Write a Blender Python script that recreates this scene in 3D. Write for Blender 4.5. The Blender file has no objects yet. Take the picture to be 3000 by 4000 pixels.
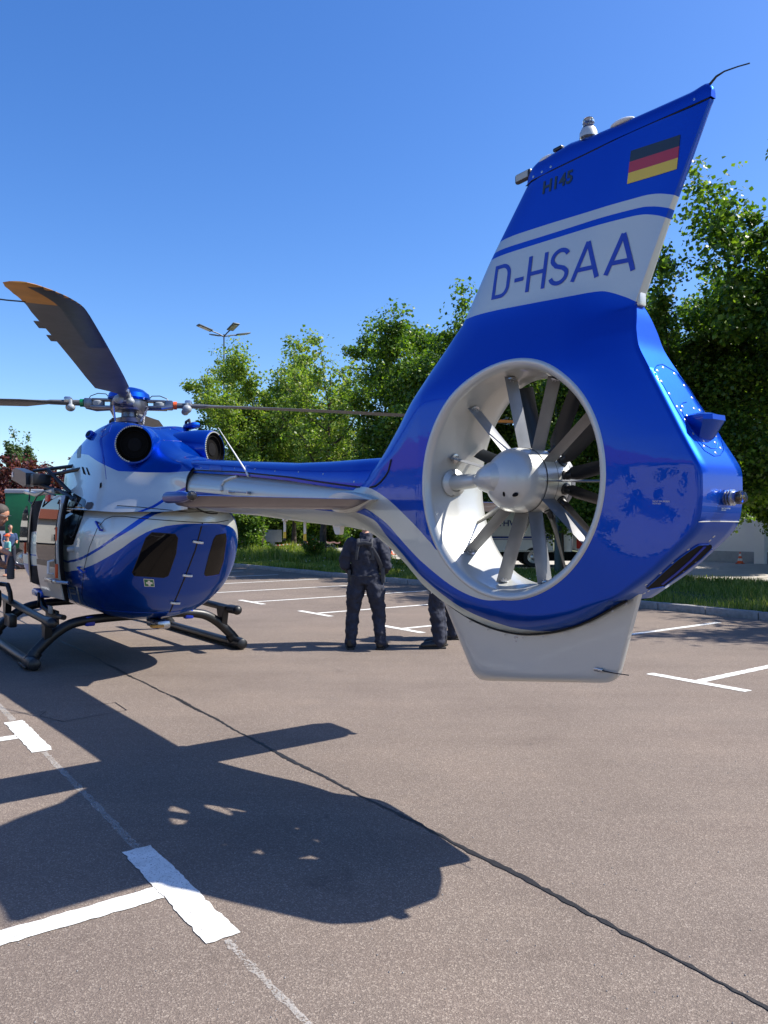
import bpy, bmesh, math, random
import numpy as np
from mathutils import Vector, Matrix
from mathutils.bvhtree import BVHTree
from mathutils.geometry import delaunay_2d_cdt

SC = bpy.context.scene
COL = SC.collection
R = math.radians
rnd = random.Random(7)

# ------------------------------------------------------------------ camera, sky, sun, exposure
CAM_H = 1.65
GS = 1.03
cam = bpy.data.cameras.new("camera")
camo = bpy.data.objects.new("camera", cam)
COL.objects.link(camo)
camo.location = (0, 0, CAM_H)
camo.rotation_euler = (R(90), 0, 0)
cam.sensor_fit = 'VERTICAL'
cam.sensor_height = 36.0
cam.lens = 27.0
cam.shift_y = 0.013
cam.clip_end = 2000
SC.camera = camo

SUN_DIR = Vector((0.997 * math.cos(R(50)), 0.072 * math.cos(R(50)), math.sin(R(50)))).normalized()
world = bpy.data.worlds.new("World")
SC.world = world
world.use_nodes = True
wn = world.node_tree
wn.nodes.clear()
sky = wn.nodes.new("ShaderNodeTexSky")
sky.sky_type = 'NISHITA'
sky.sun_disc = False
sky.sun_elevation = R(50)
sky.sun_rotation = math.atan2(SUN_DIR.x, SUN_DIR.y)
sky.altitude = 100
sky.air_density = 1.0
sky.dust_density = 0.7
sky.ozone_density = 3.0
bg = wn.nodes.new("ShaderNodeBackground")
bg.inputs[1].default_value = 0.128
wo = wn.nodes.new("ShaderNodeOutputWorld")
hsv = wn.nodes.new("ShaderNodeHueSaturation")
hsv.inputs['Saturation'].default_value = 1.30
hsv.inputs['Hue'].default_value = 0.511
wn.links.new(sky.outputs[0], hsv.inputs['Color'])
wn.links.new(hsv.outputs[0], bg.inputs[0])
wn.links.new(bg.outputs[0], wo.inputs[0])

sun = bpy.data.lights.new("sun", 'SUN')
sun.energy = 5.0
sun.angle = R(0.5)
sun.color = (1.0, 0.945, 0.86)
suno = bpy.data.objects.new("sun", sun)
COL.objects.link(suno)
suno.rotation_euler = (-SUN_DIR).to_track_quat('-Z', 'Y').to_euler()

SC.view_settings.view_transform = 'Standard'
SC.view_settings.look = 'None'
SC.view_settings.gamma = 1
SC.view_settings.use_curve_mapping = False
SC.view_settings.exposure = 0.78
SC.cycles.max_bounces = 8
SC.cycles.transparent_max_bounces = 8
SC.cycles.caustics_reflective = False
SC.cycles.caustics_refractive = False

# ------------------------------------------------------------------ frames
SA, CA = math.sin(R(36.1)), math.cos(R(36.1))
def lot(f, l, z=0.0):
    """parking-lot frame: f along the rows of stalls (away to the left), l across them (towards the left/near)."""
    f *= GS; l *= GS
    return Vector((-SA * f - CA * l, CA * f - SA * l, z))
LOT_RZ = R(90 + 36.1)
HELI = Vector((-SA * 10.0 + CA * 3.2, CA * 10.0 + SA * 3.2, 0.05))
EYE = Vector((-10.0, 3.2, 1.6))          # the view point in the helicopter's own frame

def along(px, py):
    """direction, in the helicopter's frame, of a sight line of the 3000 x 4000 picture"""
    dx = (px - 1500) / 3000; dz = (2052 - py) / 3000
    return Vector((CA - SA * dx, -(CA * dx + SA), dz)).normalized()
def gnd(px, py):
    Y = CAM_H * 3000 / (py - 2052)
    return Vector(((px - 1500) / 3000 * Y, Y, 0))
def wpt(px, py, Y):
    return Vector(((px - 1500) / 3000 * Y, Y, CAM_H + (2052 - py) / 3000 * Y))

# ------------------------------------------------------------------ materials
def new_mat(name):
    m = bpy.data.materials.new(name); m.use_nodes = True
    nt = m.node_tree; nt.nodes.clear()
    out = nt.nodes.new("ShaderNodeOutputMaterial")
    b = nt.nodes.new("ShaderNodeBsdfPrincipled")
    nt.links.new(b.outputs[0], out.inputs[0])
    return m, nt, b, out
def N(nt, t, **kw):
    n = nt.nodes.new(t)
    for k, v in kw.items(): setattr(n, k, v)
    return n
def math_node(nt, op, a, b=None, c=None):
    n = N(nt, "ShaderNodeMath", operation=op)
    for i, x in enumerate((a, b, c)):
        if x is None: continue
        if isinstance(x, (int, float)): n.inputs[i].default_value = x
        else: nt.links.new(x, n.inputs[i])
    return n.outputs[0]
def mixc(nt, f, a, b, mode='MIX'):
    n = N(nt, "ShaderNodeMix", data_type='RGBA', blend_type=mode)
    for i, x in ((0, f), (6, a), (7, b)):
        if isinstance(x, (int, float)): n.inputs[i].default_value = x
        elif isinstance(x, tuple): n.inputs[i].default_value = (*x, 1) if len(x) == 3 else x
        else: nt.links.new(x, n.inputs[i])
    return n.outputs[2]
def ramp(nt, f, stops):
    n = N(nt, "ShaderNodeValToRGB")
    e = n.color_ramp.elements
    while len(e) < len(stops): e.new(0.5)
    for i, (p, c) in enumerate(stops):
        e[i].position = p; e[i].color = (*c, 1) if len(c) == 3 else c
    nt.links.new(f, n.inputs[0])
    return n.outputs[0]
def noise(nt, scale, detail=3, vec=None, rough=0.55, obj=True):
    n = N(nt, "ShaderNodeTexNoise"); n.inputs['Scale'].default_value = scale
    n.inputs['Detail'].default_value = detail; n.inputs['Roughness'].default_value = rough
    if vec is None:
        tc = N(nt, "ShaderNodeTexCoord"); vec = tc.outputs['Object']
    nt.links.new(vec, n.inputs['Vector'])
    return n.outputs[0]
def bump(nt, b, h, strength=0.3, dist=0.01, coat=False):
    n = N(nt, "ShaderNodeBump"); n.inputs['Strength'].default_value = strength
    n.inputs['Distance'].default_value = dist
    nt.links.new(h, n.inputs['Height']); nt.links.new(n.outputs[0], b.inputs['Normal'])
    if coat: nt.links.new(n.outputs[0], b.inputs['Coat Normal'])
def setp(b, **kw):
    for k, v in kw.items():
        k = k.replace('_', ' ').title() if k not in ('IOR',) else k
        b.inputs[k].default_value = (*v, 1) if isinstance(v, tuple) else v
def simple(name, col, rough=0.5, metal=0.0, var=0.12, nscale=6.0, bmp=0.0, bscale=80, coat=0.0, spec=0.5):
    m, nt, b, o = new_mat(name)
    setp(b, roughness=rough, metallic=metal)
    b.inputs['Coat Weight'].default_value = coat; b.inputs['Coat Roughness'].default_value = 0.04
    b.inputs['Specular IOR Level'].default_value = spec
    nz = noise(nt, nscale, 4)
    c = ramp(nt, nz, [(0.25, tuple(x * (1 - var) for x in col)), (0.75, tuple(min(1, x * (1 + var)) for x in col))])
    nt.links.new(c, b.inputs['Base Color'])
    rr = math_node(nt, 'MULTIPLY_ADD', noise(nt, nscale * 3, 3), rough * 0.3, rough * 0.85)
    nt.links.new(rr, b.inputs['Roughness'])
    if bmp: bump(nt, b, noise(nt, bscale, 4), bmp, 0.004)
    return m

BLUE = (0.0, 0.050, 0.41)
SILV = (0.54, 0.545, 0.51)
def paint_setup(nt, b, fac=None):
    """metallic car paint under clear coat; fac 0 = blue, 1 = silver"""
    fl = noise(nt, 900, 1)
    blue = ramp(nt, fl, [(0.3, tuple(x * 0.85 for x in BLUE)), (0.7, tuple(min(1, x * 1.12) for x in BLUE))])
    silv = ramp(nt, fl, [(0.3, tuple(x * 0.93 for x in SILV)), (0.7, tuple(min(1, x * 1.06) for x in SILV))])
    if fac is None or fac == 0: nt.links.new(blue, b.inputs['Base Color'])
    elif fac == 1: nt.links.new(silv, b.inputs['Base Color'])
    else: nt.links.new(mixc(nt, fac, blue, silv), b.inputs['Base Color'])
    if fac is None or isinstance(fac, (int, float)):
        b.inputs['Metallic'].default_value = 0.80 if not fac else 0.35
    else:
        nt.links.new(math_node(nt, 'MULTIPLY_ADD', fac, -0.45, 0.80), b.inputs['Metallic'])
    b.inputs['Coat Weight'].default_value = 0.55
    if fac != 1: b.inputs['Specular Tint'].default_value = (0.05, 0.72, 1.0, 1)
    b.inputs['Coat IOR'].default_value = 1.5
    if fac is None or isinstance(fac, (int, float)): b.inputs['Roughness'].default_value = 0.40
    else: nt.links.new(math_node(nt, 'MULTIPLY_ADD', fac, -0.04, 0.42), b.inputs['Roughness'])
    sm = noise(nt, 7, 5)
    cr = math_node(nt, 'MULTIPLY_ADD', sm, 0.05, 0.0)
    nt.links.new(cr, b.inputs['Coat Roughness'])
    # faint orange peel and panel waviness in the clear coat
    n = N(nt, "ShaderNodeBump"); n.inputs['Strength'].default_value = 0.35; n.inputs['Distance'].default_value = 0.0012
    nt.links.new(noise(nt, 14, 3), n.inputs['Height'])
    nt.links.new(n.outputs[0], b.inputs['Coat Normal']); nt.links.new(n.outputs[0], b.inputs['Normal'])
def make_livery():
    m, nt, b, o = new_mat("livery_paint")
    a = N(nt, "ShaderNodeAttribute", attribute_name="pa"); d = N(nt, "ShaderNodeAttribute", attribute_name="pb")
    s = N(nt, "ShaderNodeSeparateXYZ"); nt.links.new(a.outputs['Vector'], s.inputs[0])
    A, B, C = s.outputs; D = d.outputs['Fac']
    g = lambda x: math_node(nt, 'GREATER_THAN', x, 0.0)
    l = lambda x: math_node(nt, 'LESS_THAN', x, 0.0)
    p = math_node(nt, 'MULTIPLY', g(A), l(B)); q = math_node(nt, 'MULTIPLY', g(C), l(D))
    paint_setup(nt, b, math_node(nt, 'MAXIMUM', p, q))
    return m
def make_paint(name, f):
    m, nt, b, o = new_mat(name); paint_setup(nt, b, f); return m
def flat(name, col, rough=0.4, coat=0.0, metal=0.0):
    m, nt, b, o = new_mat(name)
    c = ramp(nt, noise(nt, 40, 3), [(0.3, tuple(x * 0.93 for x in col)), (0.7, tuple(min(1, x * 1.05) for x in col))])
    nt.links.new(c, b.inputs['Base Color']); setp(b, roughness=rough, metallic=metal)
    b.inputs['Coat Weight'].default_value = coat; b.inputs['Coat Roughness'].default_value = 0.03
    return m

def make_asphalt():
    m, nt, b, o = new_mat("asphalt")
    tc = N(nt, "ShaderNodeTexCoord"); P = tc.outputs['Object']
    vo = N(nt, "ShaderNodeTexVoronoi"); vo.inputs['Scale'].default_value = 185; nt.links.new(P, vo.inputs['Vector'])
    sp = N(nt, "ShaderNodeSeparateColor"); nt.links.new(vo.outputs['Color'], sp.inputs[0])
    stones = ramp(nt, sp.outputs[0], [(0.0, (0.080, 0.065, 0.056)), (0.45, (0.152, 0.123, 0.105)), (0.8, (0.21, 0.172, 0.147)), (1.0, (0.42, 0.37, 0.32))])
    fine = noise(nt, 330, 2, P)
    c = mixc(nt, 0.5, stones, ramp(nt, fine, [(0.3, (0.070, 0.058, 0.051)), (0.7, (0.25, 0.206, 0.180))]))
    big = noise(nt, 0.55, 6, P, 0.62)
    c = mixc(nt, 1.0, c, ramp(nt, big, [(0.3, (0.86, 0.85, 0.85)), (0.5, (1, 1, 1)), (0.72, (1.12, 1.10, 1.08))]), 'MULTIPLY')
    c = mixc(nt, 1.0, c, (1.05, 1.02, 0.968), 'MULTIPLY')
    # streaky scuffs along the rows
    mp = N(nt, "ShaderNodeMapping"); mp.inputs['Rotation'].default_value = (0, 0, -LOT_RZ); mp.inputs['Scale'].default_value = (0.25, 2.2, 1)
    nt.links.new(P, mp.inputs[0])
    st = noise(nt, 0.9, 7, mp.outputs[0], 0.7)
    c = mixc(nt, 1.0, c, ramp(nt, st, [(0.32, (0.9, 0.89, 0.89)), (0.55, (1, 1, 1)), (0.75, (1.07, 1.06, 1.05))]), 'MULTIPLY')
    spots = noise(nt, 7, 2, P)
    c = mixc(nt, ramp(nt, spots, [(0.70, (0, 0, 0)), (0.78, (0.35, 0.35, 0.35))]), c, (0.06, 0.055, 0.055))
    # old stains, oil drops and paler worn patches
    sv = N(nt, "ShaderNodeTexVoronoi"); sv.inputs['Scale'].default_value = 0.9; sv.inputs['Randomness'].default_value = 1.0
    wv = N(nt, "ShaderNodeVectorMath", operation='ADD'); nz_ = N(nt, "ShaderNodeTexNoise"); nz_.inputs['Scale'].default_value = 3.0; nz_.inputs['Detail'].default_value = 5; nt.links.new(P, nz_.inputs['Vector'])
    nt.links.new(P, wv.inputs[0]); nt.links.new(nz_.outputs['Color'], wv.inputs[1]); nt.links.new(wv.outputs[0], sv.inputs['Vector'])
    c = mixc(nt, ramp(nt, sv.outputs['Distance'], [(0.03, (0.55, 0.55, 0.55)), (0.13, (0, 0, 0))]), c, mixc(nt, 1.0, c, (0.62, 0.61, 0.61), 'MULTIPLY'))
    pt = noise(nt, 1.7, 7, P, 0.7)
    c = mixc(nt, ramp(nt, pt, [(0.55, (0, 0, 0)), (0.75, (0.5, 0.5, 0.5))]), c, mixc(nt, 1.0, c, (1.22, 1.2, 1.16), 'MULTIPLY'))
    nt.links.new(c, b.inputs['Base Color'])
    setp(b, roughness=0.82); b.inputs['Specular IOR Level'].default_value = 0.35
    h = math_node(nt, 'ADD', vo.outputs['Distance'], math_node(nt, 'MULTIPLY', fine, 0.7))
    bump(nt, b, h, 0.55, 0.004)
    return m
def make_linepaint(name, wear):
    m, nt, b, o = new_mat(name)
    tc = N(nt, "ShaderNodeTexCoord"); P = tc.outputs['Object']
    c = ramp(nt, noise(nt, 9, 5, P), [(0.3, (0.60, 0.60, 0.56)), (0.7, (0.80, 0.80, 0.76))])
    c = mixc(nt, ramp(nt, noise(nt, 2.2, 6, P, 0.7), [(0.5, (0, 0, 0)), (0.8, (0.45, 0.45, 0.45))]), c, (0.40, 0.38, 0.35))
    pits = noise(nt, 140, 3, P, 0.7)
    c = mixc(nt, ramp(nt, pits, [(0.36, (1, 1, 1)), (0.42, (0, 0, 0))]), c, (0.2, 0.18, 0.17))
    nt.links.new(c, b.inputs['Base Color']); setp(b, roughness=0.7)
    bump(nt, b, noise(nt, 220, 3, P), 0.4, 0.003)
    if wear:
        tr = N(nt, "ShaderNodeBsdfTransparent"); mx = N(nt, "ShaderNodeMixShader")
        w1 = noise(nt, 110, 5, P, 0.75); w2 = noise(nt, 2.5, 3, P)
        f = math_node(nt, 'GREATER_THAN', math_node(nt, 'ADD', math_node(nt, 'MULTIPLY', w1, 1.0), math_node(nt, 'MULTIPLY', w2, 0.25)), wear)
        f = math_node(nt, 'MULTIPLY', f, 0.30)
        nt.links.new(f, mx.inputs[0]); nt.links.new(tr.outputs[0], mx.inputs[1]); nt.links.new(b.outputs[0], mx.inputs[2])
        nt.links.new(mx.outputs[0], o.inputs[0])
    return m
def make_leaf(name, dark, light, trans=0.4, tip=None):
    m, nt, b, o = new_mat(name)
    g = N(nt, "ShaderNodeNewGeometry")
    c = ramp(nt, g.outputs['Random Per Island'], [(0.0, dark), (0.6, tuple((a + x) / 2 for a, x in zip(dark, light))), (1.0, light)] if tip is None else
             [(0.0, dark), (0.55, light), (0.95, tip)])
    nt.links.new(c, b.inputs['Base Color']); setp(b, roughness=0.42)
    b.inputs['Specular IOR Level'].default_value = 0.4
    t = N(nt, "ShaderNodeBsdfTranslucent"); nt.links.new(mixc(nt, 1.0, c, (1.35, 1.5, 0.55), 'MULTIPLY'), t.inputs[0])
    mx = N(nt, "ShaderNodeMixShader"); mx.inputs[0].default_value = trans
    nt.links.new(b.outputs[0], mx.inputs[1]); nt.links.new(t.outputs[0], mx.inputs[2]); nt.links.new(mx.outputs[0], o.inputs[0])
    return m
def make_glass(name, col, rough=0.02, spec=0.45):
    m, nt, b, o = new_mat(name)
    nt.links.new(ramp(nt, noise(nt, 3, 3), [(0.3, tuple(x * 0.8 for x in col)), (0.7, col)]), b.inputs['Base Color'])
    setp(b, roughness=rough); b.inputs['Specular IOR Level'].default_value = spec
    return m
def make_clear(name):
    m, nt, b, o = new_mat(name)
    setp(b, roughness=0.02, base_color=(0.95, 0.97, 1.0)); b.inputs['Transmission Weight'].default_value = 1.0
    return m

M = {}
M['livery'] = make_livery()
M['blue'] = make_paint("blue_paint", 0)
M['silver'] = make_paint("silver_paint", 1)
M['decal_blue'] = flat("decal_blue", (0.001, 0.030, 0.40), 0.35, 0.25)
M['black_gloss'] = make_glass("tinted_window", (0.006, 0.0055, 0.006), 0.02, 0.22)
M['black'] = simple("black_satin", (0.012, 0.012, 0.014), 0.38, bmp=0.1)
M['rubber'] = simple("rubber_seal", (0.012, 0.012, 0.012), 0.7)
M['skid'] = simple("skid_black", (0.010, 0.0105, 0.012), 0.42, var=0.3, bmp=0.12, bscale=50)
M['under'] = simple("stabilizer_underside", (0.085, 0.072, 0.105), 0.4, coat=0.35, var=0.08, nscale=3, spec=0.3)  # violet cast of the asphalt reflected in the dark grey underside is painted in
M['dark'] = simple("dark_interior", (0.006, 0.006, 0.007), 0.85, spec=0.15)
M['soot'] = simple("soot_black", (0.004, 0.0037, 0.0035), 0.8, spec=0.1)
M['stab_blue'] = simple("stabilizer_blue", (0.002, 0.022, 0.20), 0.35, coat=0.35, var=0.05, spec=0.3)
M['blade_grey'] = simple("blade_grey", (0.085, 0.088, 0.095), 0.42, var=0.2, nscale=3, bmp=0.05)
M['blade_edge'] = simple("blade_erosion_strip", (0.02, 0.02, 0.022), 0.35)
M['orange'] = simple("tip_orange", (0.50, 0.235, 0.035), 0.45, var=0.25, nscale=5)
M['vane_grey'] = simple("vane_grey", (0.20, 0.205, 0.215), 0.45, metal=0.2, var=0.15, nscale=9)
M['fan_black'] = simple("fan_black", (0.010, 0.011, 0.013), 0.35)
M['metal'] = simple("bare_metal", (0.45, 0.46, 0.48), 0.28, metal=0.9, var=0.2)
M['hub_metal'] = simple("hub_metal", (0.17, 0.18, 0.22), 0.3, metal=0.8, var=0.3)
M['grey_part'] = simple("grey_housing", (0.30, 0.33, 0.35), 0.4)
M['white'] = simple("white_plastic", (0.74, 0.74, 0.72), 0.4, var=0.05)
M['red'] = simple("signal_red", (0.55, 0.03, 0.02), 0.45)
M['orange_red'] = simple("orange_red", (0.75, 0.10, 0.015), 0.5, var=0.1)
M['gold'] = simple("flag_gold", (0.72, 0.50, 0.02), 0.35, var=0.03, coat=0.6)
M['flag_red'] = simple("flag_red", (0.42, 0.012, 0.02), 0.35, var=0.03, coat=0.6)
M['flag_black'] = simple("flag_black", (0.008, 0.008, 0.008), 0.35, var=0.03, coat=0.6)
M['sign_green'] = simple("sign_green", (0.0, 0.16, 0.055), 0.4, var=0.05, coat=0.4)
M['clear'] = make_clear("clear_glass")
M['asphalt'] = make_asphalt()
M['line'] = make_linepaint("line_paint", 0)
M['line_worn'] = make_linepaint("line_paint_worn", 0.60)
M['seam'] = simple("tar_seam", (0.016, 0.015, 0.015), 0.55, var=0.3, nscale=30, bmp=0.5, bscale=40)
M['kerb'] = simple("granite_kerb", (0.26, 0.25, 0.24), 0.85, var=0.25, nscale=14, bmp=0.5, bscale=60)
M['soil'] = simple("grass_soil", (0.075, 0.085, 0.028), 0.95, var=0.4, nscale=2.2, bmp=0.6, bscale=12)
M['concrete'] = simple("concrete_road", (0.40, 0.37, 0.32), 0.9, var=0.15, nscale=1.5, bmp=0.3, bscale=40)
M['bark'] = simple("bark", (0.075, 0.058, 0.045), 0.95, var=0.45, nscale=9, bmp=1.0, bscale=25)
M['leaf_maple'] = make_leaf("leaf_maple", (0.030, 0.075, 0.012), (0.095, 0.175, 0.022), 0.42, (0.20, 0.29, 0.03))
M['leaf_light'] = make_leaf("leaf_light", (0.085, 0.155, 0.026), (0.18, 0.27, 0.04), 0.48, (0.28, 0.31, 0.07))
M['leaf_dark'] = make_leaf("leaf_dark", (0.018, 0.045, 0.014), (0.05, 0.095, 0.022), 0.3)
M['leaf_red'] = make_leaf("leaf_red", (0.035, 0.008, 0.012), (0.11, 0.025, 0.025), 0.25, (0.16, 0.05, 0.03))
M['leaf_poplar'] = make_leaf("leaf_poplar", (0.05, 0.085, 0.032), (0.11, 0.17, 0.06), 0.3)
M['grass'] = make_leaf("grass_blade", (0.085, 0.145, 0.020), (0.21, 0.27, 0.04), 0.45, (0.40, 0.38, 0.14))
M['wall'] = simple("white_render", (0.83, 0.83, 0.82), 0.9, var=0.05, nscale=0.8, bmp=0.15)
M['wall_cream'] = simple("cream_render", (0.62, 0.61, 0.56), 0.9, var=0.07, nscale=0.6)
M['roof_red'] = simple("orange_roof_tiles", (0.24, 0.07, 0.035), 0.8, var=0.2, nscale=4)
M['window_dark'] = make_glass("house_window", (0.03, 0.035, 0.045))
M['steel_door'] = simple("roller_door_steel", (0.42, 0.45, 0.48), 0.5, metal=0.2)
M['plinth'] = simple("plinth_grey", (0.36, 0.38, 0.40), 0.9)
M['truck_white'] = simple("truck_white", (0.78, 0.79, 0.80), 0.35, var=0.04, coat=0.3)
M['truck_blue'] = simple("truck_blue", (0.012, 0.03, 0.22), 0.4)
M['green_tarp'] = simple("green_tarp", (0.008, 0.14, 0.045), 0.5, var=0.15)
M['tyre'] = simple("tyre_rubber", (0.018, 0.018, 0.018), 0.8)
M['post_green'] = simple("lamp_post_green", (0.030, 0.055, 0.052), 0.5)
M['lamp_grey'] = simple("lamp_post_grey", (0.045, 0.06, 0.07), 0.5)
M['panel'] = simple("lamp_lens", (0.42, 0.43, 0.38), 0.3)
M['skin'] = simple("skin", (0.46, 0.23, 0.15), 0.5, var=0.12, nscale=20)
M['navy'] = simple("navy_uniform", (0.016, 0.020, 0.038), 0.8, var=0.3, nscale=12, bmp=0.9, bscale=22)
M['hair'] = simple("grey_hair", (0.06, 0.05, 0.045), 0.7, var=0.5, nscale=120, bmp=0.8, bscale=200)
M['boot'] = simple("black_boots", (0.012, 0.012, 0.012), 0.35, bmp=0.3)
M['strap'] = simple("grey_webbing", (0.045, 0.048, 0.055), 0.8)
M['teal'] = simple("teal_shirt", (0.16, 0.42, 0.38), 0.85)
M['royal'] = simple("royal_blue_cloth", (0.01, 0.09, 0.55), 0.8)
M['jeans'] = simple("blue_denim", (0.03, 0.06, 0.14), 0.9)

# ------------------------------------------------------------------ object helpers
def link(name, me, mat, parent=None):
    o = bpy.data.objects.new(name, me)
    COL.objects.link(o)
    if mat is not None and not me.materials: me.materials.append(mat)
    if parent is not None: o.parent = parent
    return o
def to_mesh(name, verts, faces, smooth=True, sharp=None):
    me = bpy.data.meshes.new(name)
    me.from_pydata([tuple(v) for v in verts], [], [tuple(f) for f in faces])
    me.validate()
    if smooth:
        me.shade_smooth()
        if sharp: me.set_sharp_from_angle(angle=R(sharp))
    me.update()
    return me
def empty(name, loc, rz=0.0, label=None, cat=None, group=None):
    o = bpy.data.objects.new(name, None); COL.objects.link(o)
    o.location = loc; o.rotation_euler = (0, 0, rz); o.empty_display_size = 0.1
    if label: tag(o, label, cat, group)
    return o
def tag(o, label=None, cat=None, group=None, kind=None):
    if label: o['label'] = label
    if cat: o['category'] = cat
    if group: o['group'] = group
    if kind: o['kind'] = kind
    return o
def setting(o):
    o['kind'] = 'structure'; return o

class MB:
    """collects shapes, then links them as ONE mesh"""
    def __init__(s): s.v = []; s.f = []; s.mi = []; s.cur = 0
    def add(s, vs, fs):
        k = len(s.v); s.v += [tuple(x) for x in vs]; s.f += [tuple(i + k for i in f) for f in fs]; s.mi += [s.cur] * len(fs)
        return s
    def box(s, c, d, rot=None, bev=0.0):
        x, y, z = d[0] / 2, d[1] / 2, d[2] / 2
        if bev:
            bm = bmesh.new(); bmesh.ops.create_cube(bm, size=1)
            for v in bm.verts: v.co = Vector((v.co.x * d[0], v.co.y * d[1], v.co.z * d[2]))
            bmesh.ops.bevel(bm, geom=list(bm.edges), offset=bev, segments=2, affect='EDGES', profile=0.5)
            bm.verts.index_update()
            vs = [v.co.copy() for v in bm.verts]; fs = [[v.index for v in f.verts] for f in bm.faces]; bm.free()
        else:
            vs = [Vector((a * x, b * y, e * z)) for a in (-1, 1) for b in (-1, 1) for e in (-1, 1)]
            fs = [(0, 1, 3, 2), (4, 6, 7, 5), (0, 4, 5, 1), (2, 3, 7, 6), (0, 2, 6, 4), (1, 5, 7, 3)]
        if rot is not None: vs = [rot @ v for v in vs]
        return s.add([v + Vector(c) for v in vs], fs)
    def tube(s, pts, rad, n=12, cap=True, flat_=1.0, up=None):
        pts = [Vector(p) for p in pts]
        if isinstance(rad, (int, float)): rad = [rad] * len(pts)
        vs = []; fs = []; prev = None
        for i, p in enumerate(pts):
            t = (pts[min(i + 1, len(pts) - 1)] - pts[max(i - 1, 0)]).normalized()
            if prev is None:
                a = Vector(up) if up else (Vector((0, 0, 1)) if abs(t.z) < 0.9 else Vector((1, 0, 0)))
                nrm = (a - t * a.dot(t)).normalized()
            else:
                nrm = (prev - t * prev.dot(t)).normalized()
            prev = nrm; bn = t.cross(nrm)
            for k in range(n):
                a = 2 * math.pi * k / n
                vs.append(p + nrm * math.cos(a) * rad[i] * flat_ + bn * math.sin(a) * rad[i])
        for i in range(len(pts) - 1):
            for k in range(n):
                fs.append((i * n + k, i * n + (k + 1) % n, (i + 1) * n + (k + 1) % n, (i + 1) * n + k))
        if cap:
            fs.append(tuple(range(n - 1, -1, -1))); fs.append(tuple(range((len(pts) - 1) * n, len(pts) * n)))
        return s.add(vs, fs)
    def ball(s, c, r, n=12, sc=(1, 1, 1)):
        c = Vector(c); vs = [c + Vector((0, 0, -r * sc[2]))]; fs = []; m = n // 2
        for j in range(1, m):
            ph = -math.pi / 2 + math.pi * j / m
            for k in range(n):
                a = 2 * math.pi * k / n
                vs.append(c + Vector((r * sc[0] * math.cos(ph) * math.cos(a), r * sc[1] * math.cos(ph) * math.sin(a), r * sc[2] * math.sin(ph))))
        vs.append(c + Vector((0, 0, r * sc[2]))); L = len(vs) - 1
        for k in range(n): fs.append((0, 1 + (k + 1) % n, 1 + k)); fs.append((L, L - n + k, L - n + (k + 1) % n))
        for j in range(m - 2):
            for k in range(n):
                a = 1 + j * n; fs.append((a + k, a + (k + 1) % n, a + n + (k + 1) % n, a + n + k))
        return s.add(vs, fs)
    def lathe(s, prof, org, axis, n=32):
        """prof: list of (radius, distance along axis)"""
        ax = Vector(axis).normalized(); a = Vector((0, 0, 1)) if abs(ax.z) < 0.9 else Vector((1, 0, 0))
        e1 = (a - ax * a.dot(ax)).normalized(); e2 = ax.cross(e1); o = Vector(org); vs = []; fs = []
        for r, h in prof:
            for k in range(n):
                t = 2 * math.pi * k / n
                vs.append(o + ax * h + (e1 * math.cos(t) + e2 * math.sin(t)) * max(r, 1e-4))
        for i in range(len(prof) - 1):
            for k in range(n):
                fs.append((i * n + k, i * n + (k + 1) % n, (i + 1) * n + (k + 1) % n, (i + 1) * n + k))
        return s.add(vs, fs)
    def prism(s, poly, a, b, axis):
        """polygon of 2D points extruded along axis 'x','y','z' from a to b"""
        def put(p, h):
            return {'x': (h, p[0], p[1]), 'y': (p[0], h, p[1]), 'z': (p[0], p[1], h)}[axis]
        n = len(poly); vs = [put(p, a) for p in poly] + [put(p, b) for p in poly]
        fs = [tuple(range(n)), tuple(range(2 * n - 1, n - 1, -1))] + [(i, (i + 1) % n, n + (i + 1) % n, n + i) for i in range(n)]
        return s.add(vs, fs)
    def quad(s, a, b, c, d): return s.add([a, b, c, d], [(0, 1, 2, 3)])
    def build(s, name, mat, parent=None, smooth=True, sharp=35, recalc=True):
        me = to_mesh(name, s.v, s.f, smooth, sharp)
        mats = mat if isinstance(mat, (list, tuple)) else [mat]
        for m in mats: me.materials.append(m)
        if len(mats) > 1 and len(s.mi) == len(me.polygons): me.polygons.foreach_set('material_index', s.mi)
        if recalc:
            bm = bmesh.new(); bm.from_mesh(me); bmesh.ops.recalc_face_normals(bm, faces=bm.faces); bm.to_mesh(me); bm.free()
            if smooth and sharp: me.set_sharp_from_angle(angle=R(sharp))
        return link(name, me, None, parent)

def interp(x, pts):
    xs = [p[0] for p in pts]; ys = [p[1] for p in pts]
    if xs[0] > xs[-1]: xs = xs[::-1]; ys = ys[::-1]
    return np.interp(x, xs, ys)
def crom(P, n):
    """Catmull-Rom through rows of P (k x d) -> n samples per span"""
    P = np.asarray(P, float); k = len(P); out = []
    Q = np.vstack([2 * P[0] - P[1], P, 2 * P[-1] - P[-2]])
    for i in range(k - 1):
        p0, p1, p2, p3 = Q[i:i + 4]
        for t in np.linspace(0, 1, n, endpoint=False):
            out.append(0.5 * ((2 * p1) + (-p0 + p2) * t + (2 * p0 - 5 * p1 + 4 * p2 - p3) * t * t + (-p0 + 3 * p1 - 3 * p2 + p3) * t ** 3))
    out.append(P[-1]); return np.array(out)
def set_livery(me, A, B, C, D):
    n = len(me.vertices)
    va = np.clip(np.stack([np.broadcast_to(A, n), np.broadcast_to(B, n), np.broadcast_to(C, n)], 1), -.1, .1)
    a = me.attributes.new('pa', 'FLOAT_VECTOR', 'POINT'); a.data.foreach_set('vector', va.astype(np.float32).ravel())
    b = me.attributes.new('pb', 'FLOAT', 'POINT'); b.data.foreach_set('value', np.clip(np.broadcast_to(D, n), -.1, .1).astype(np.float32))
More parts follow.
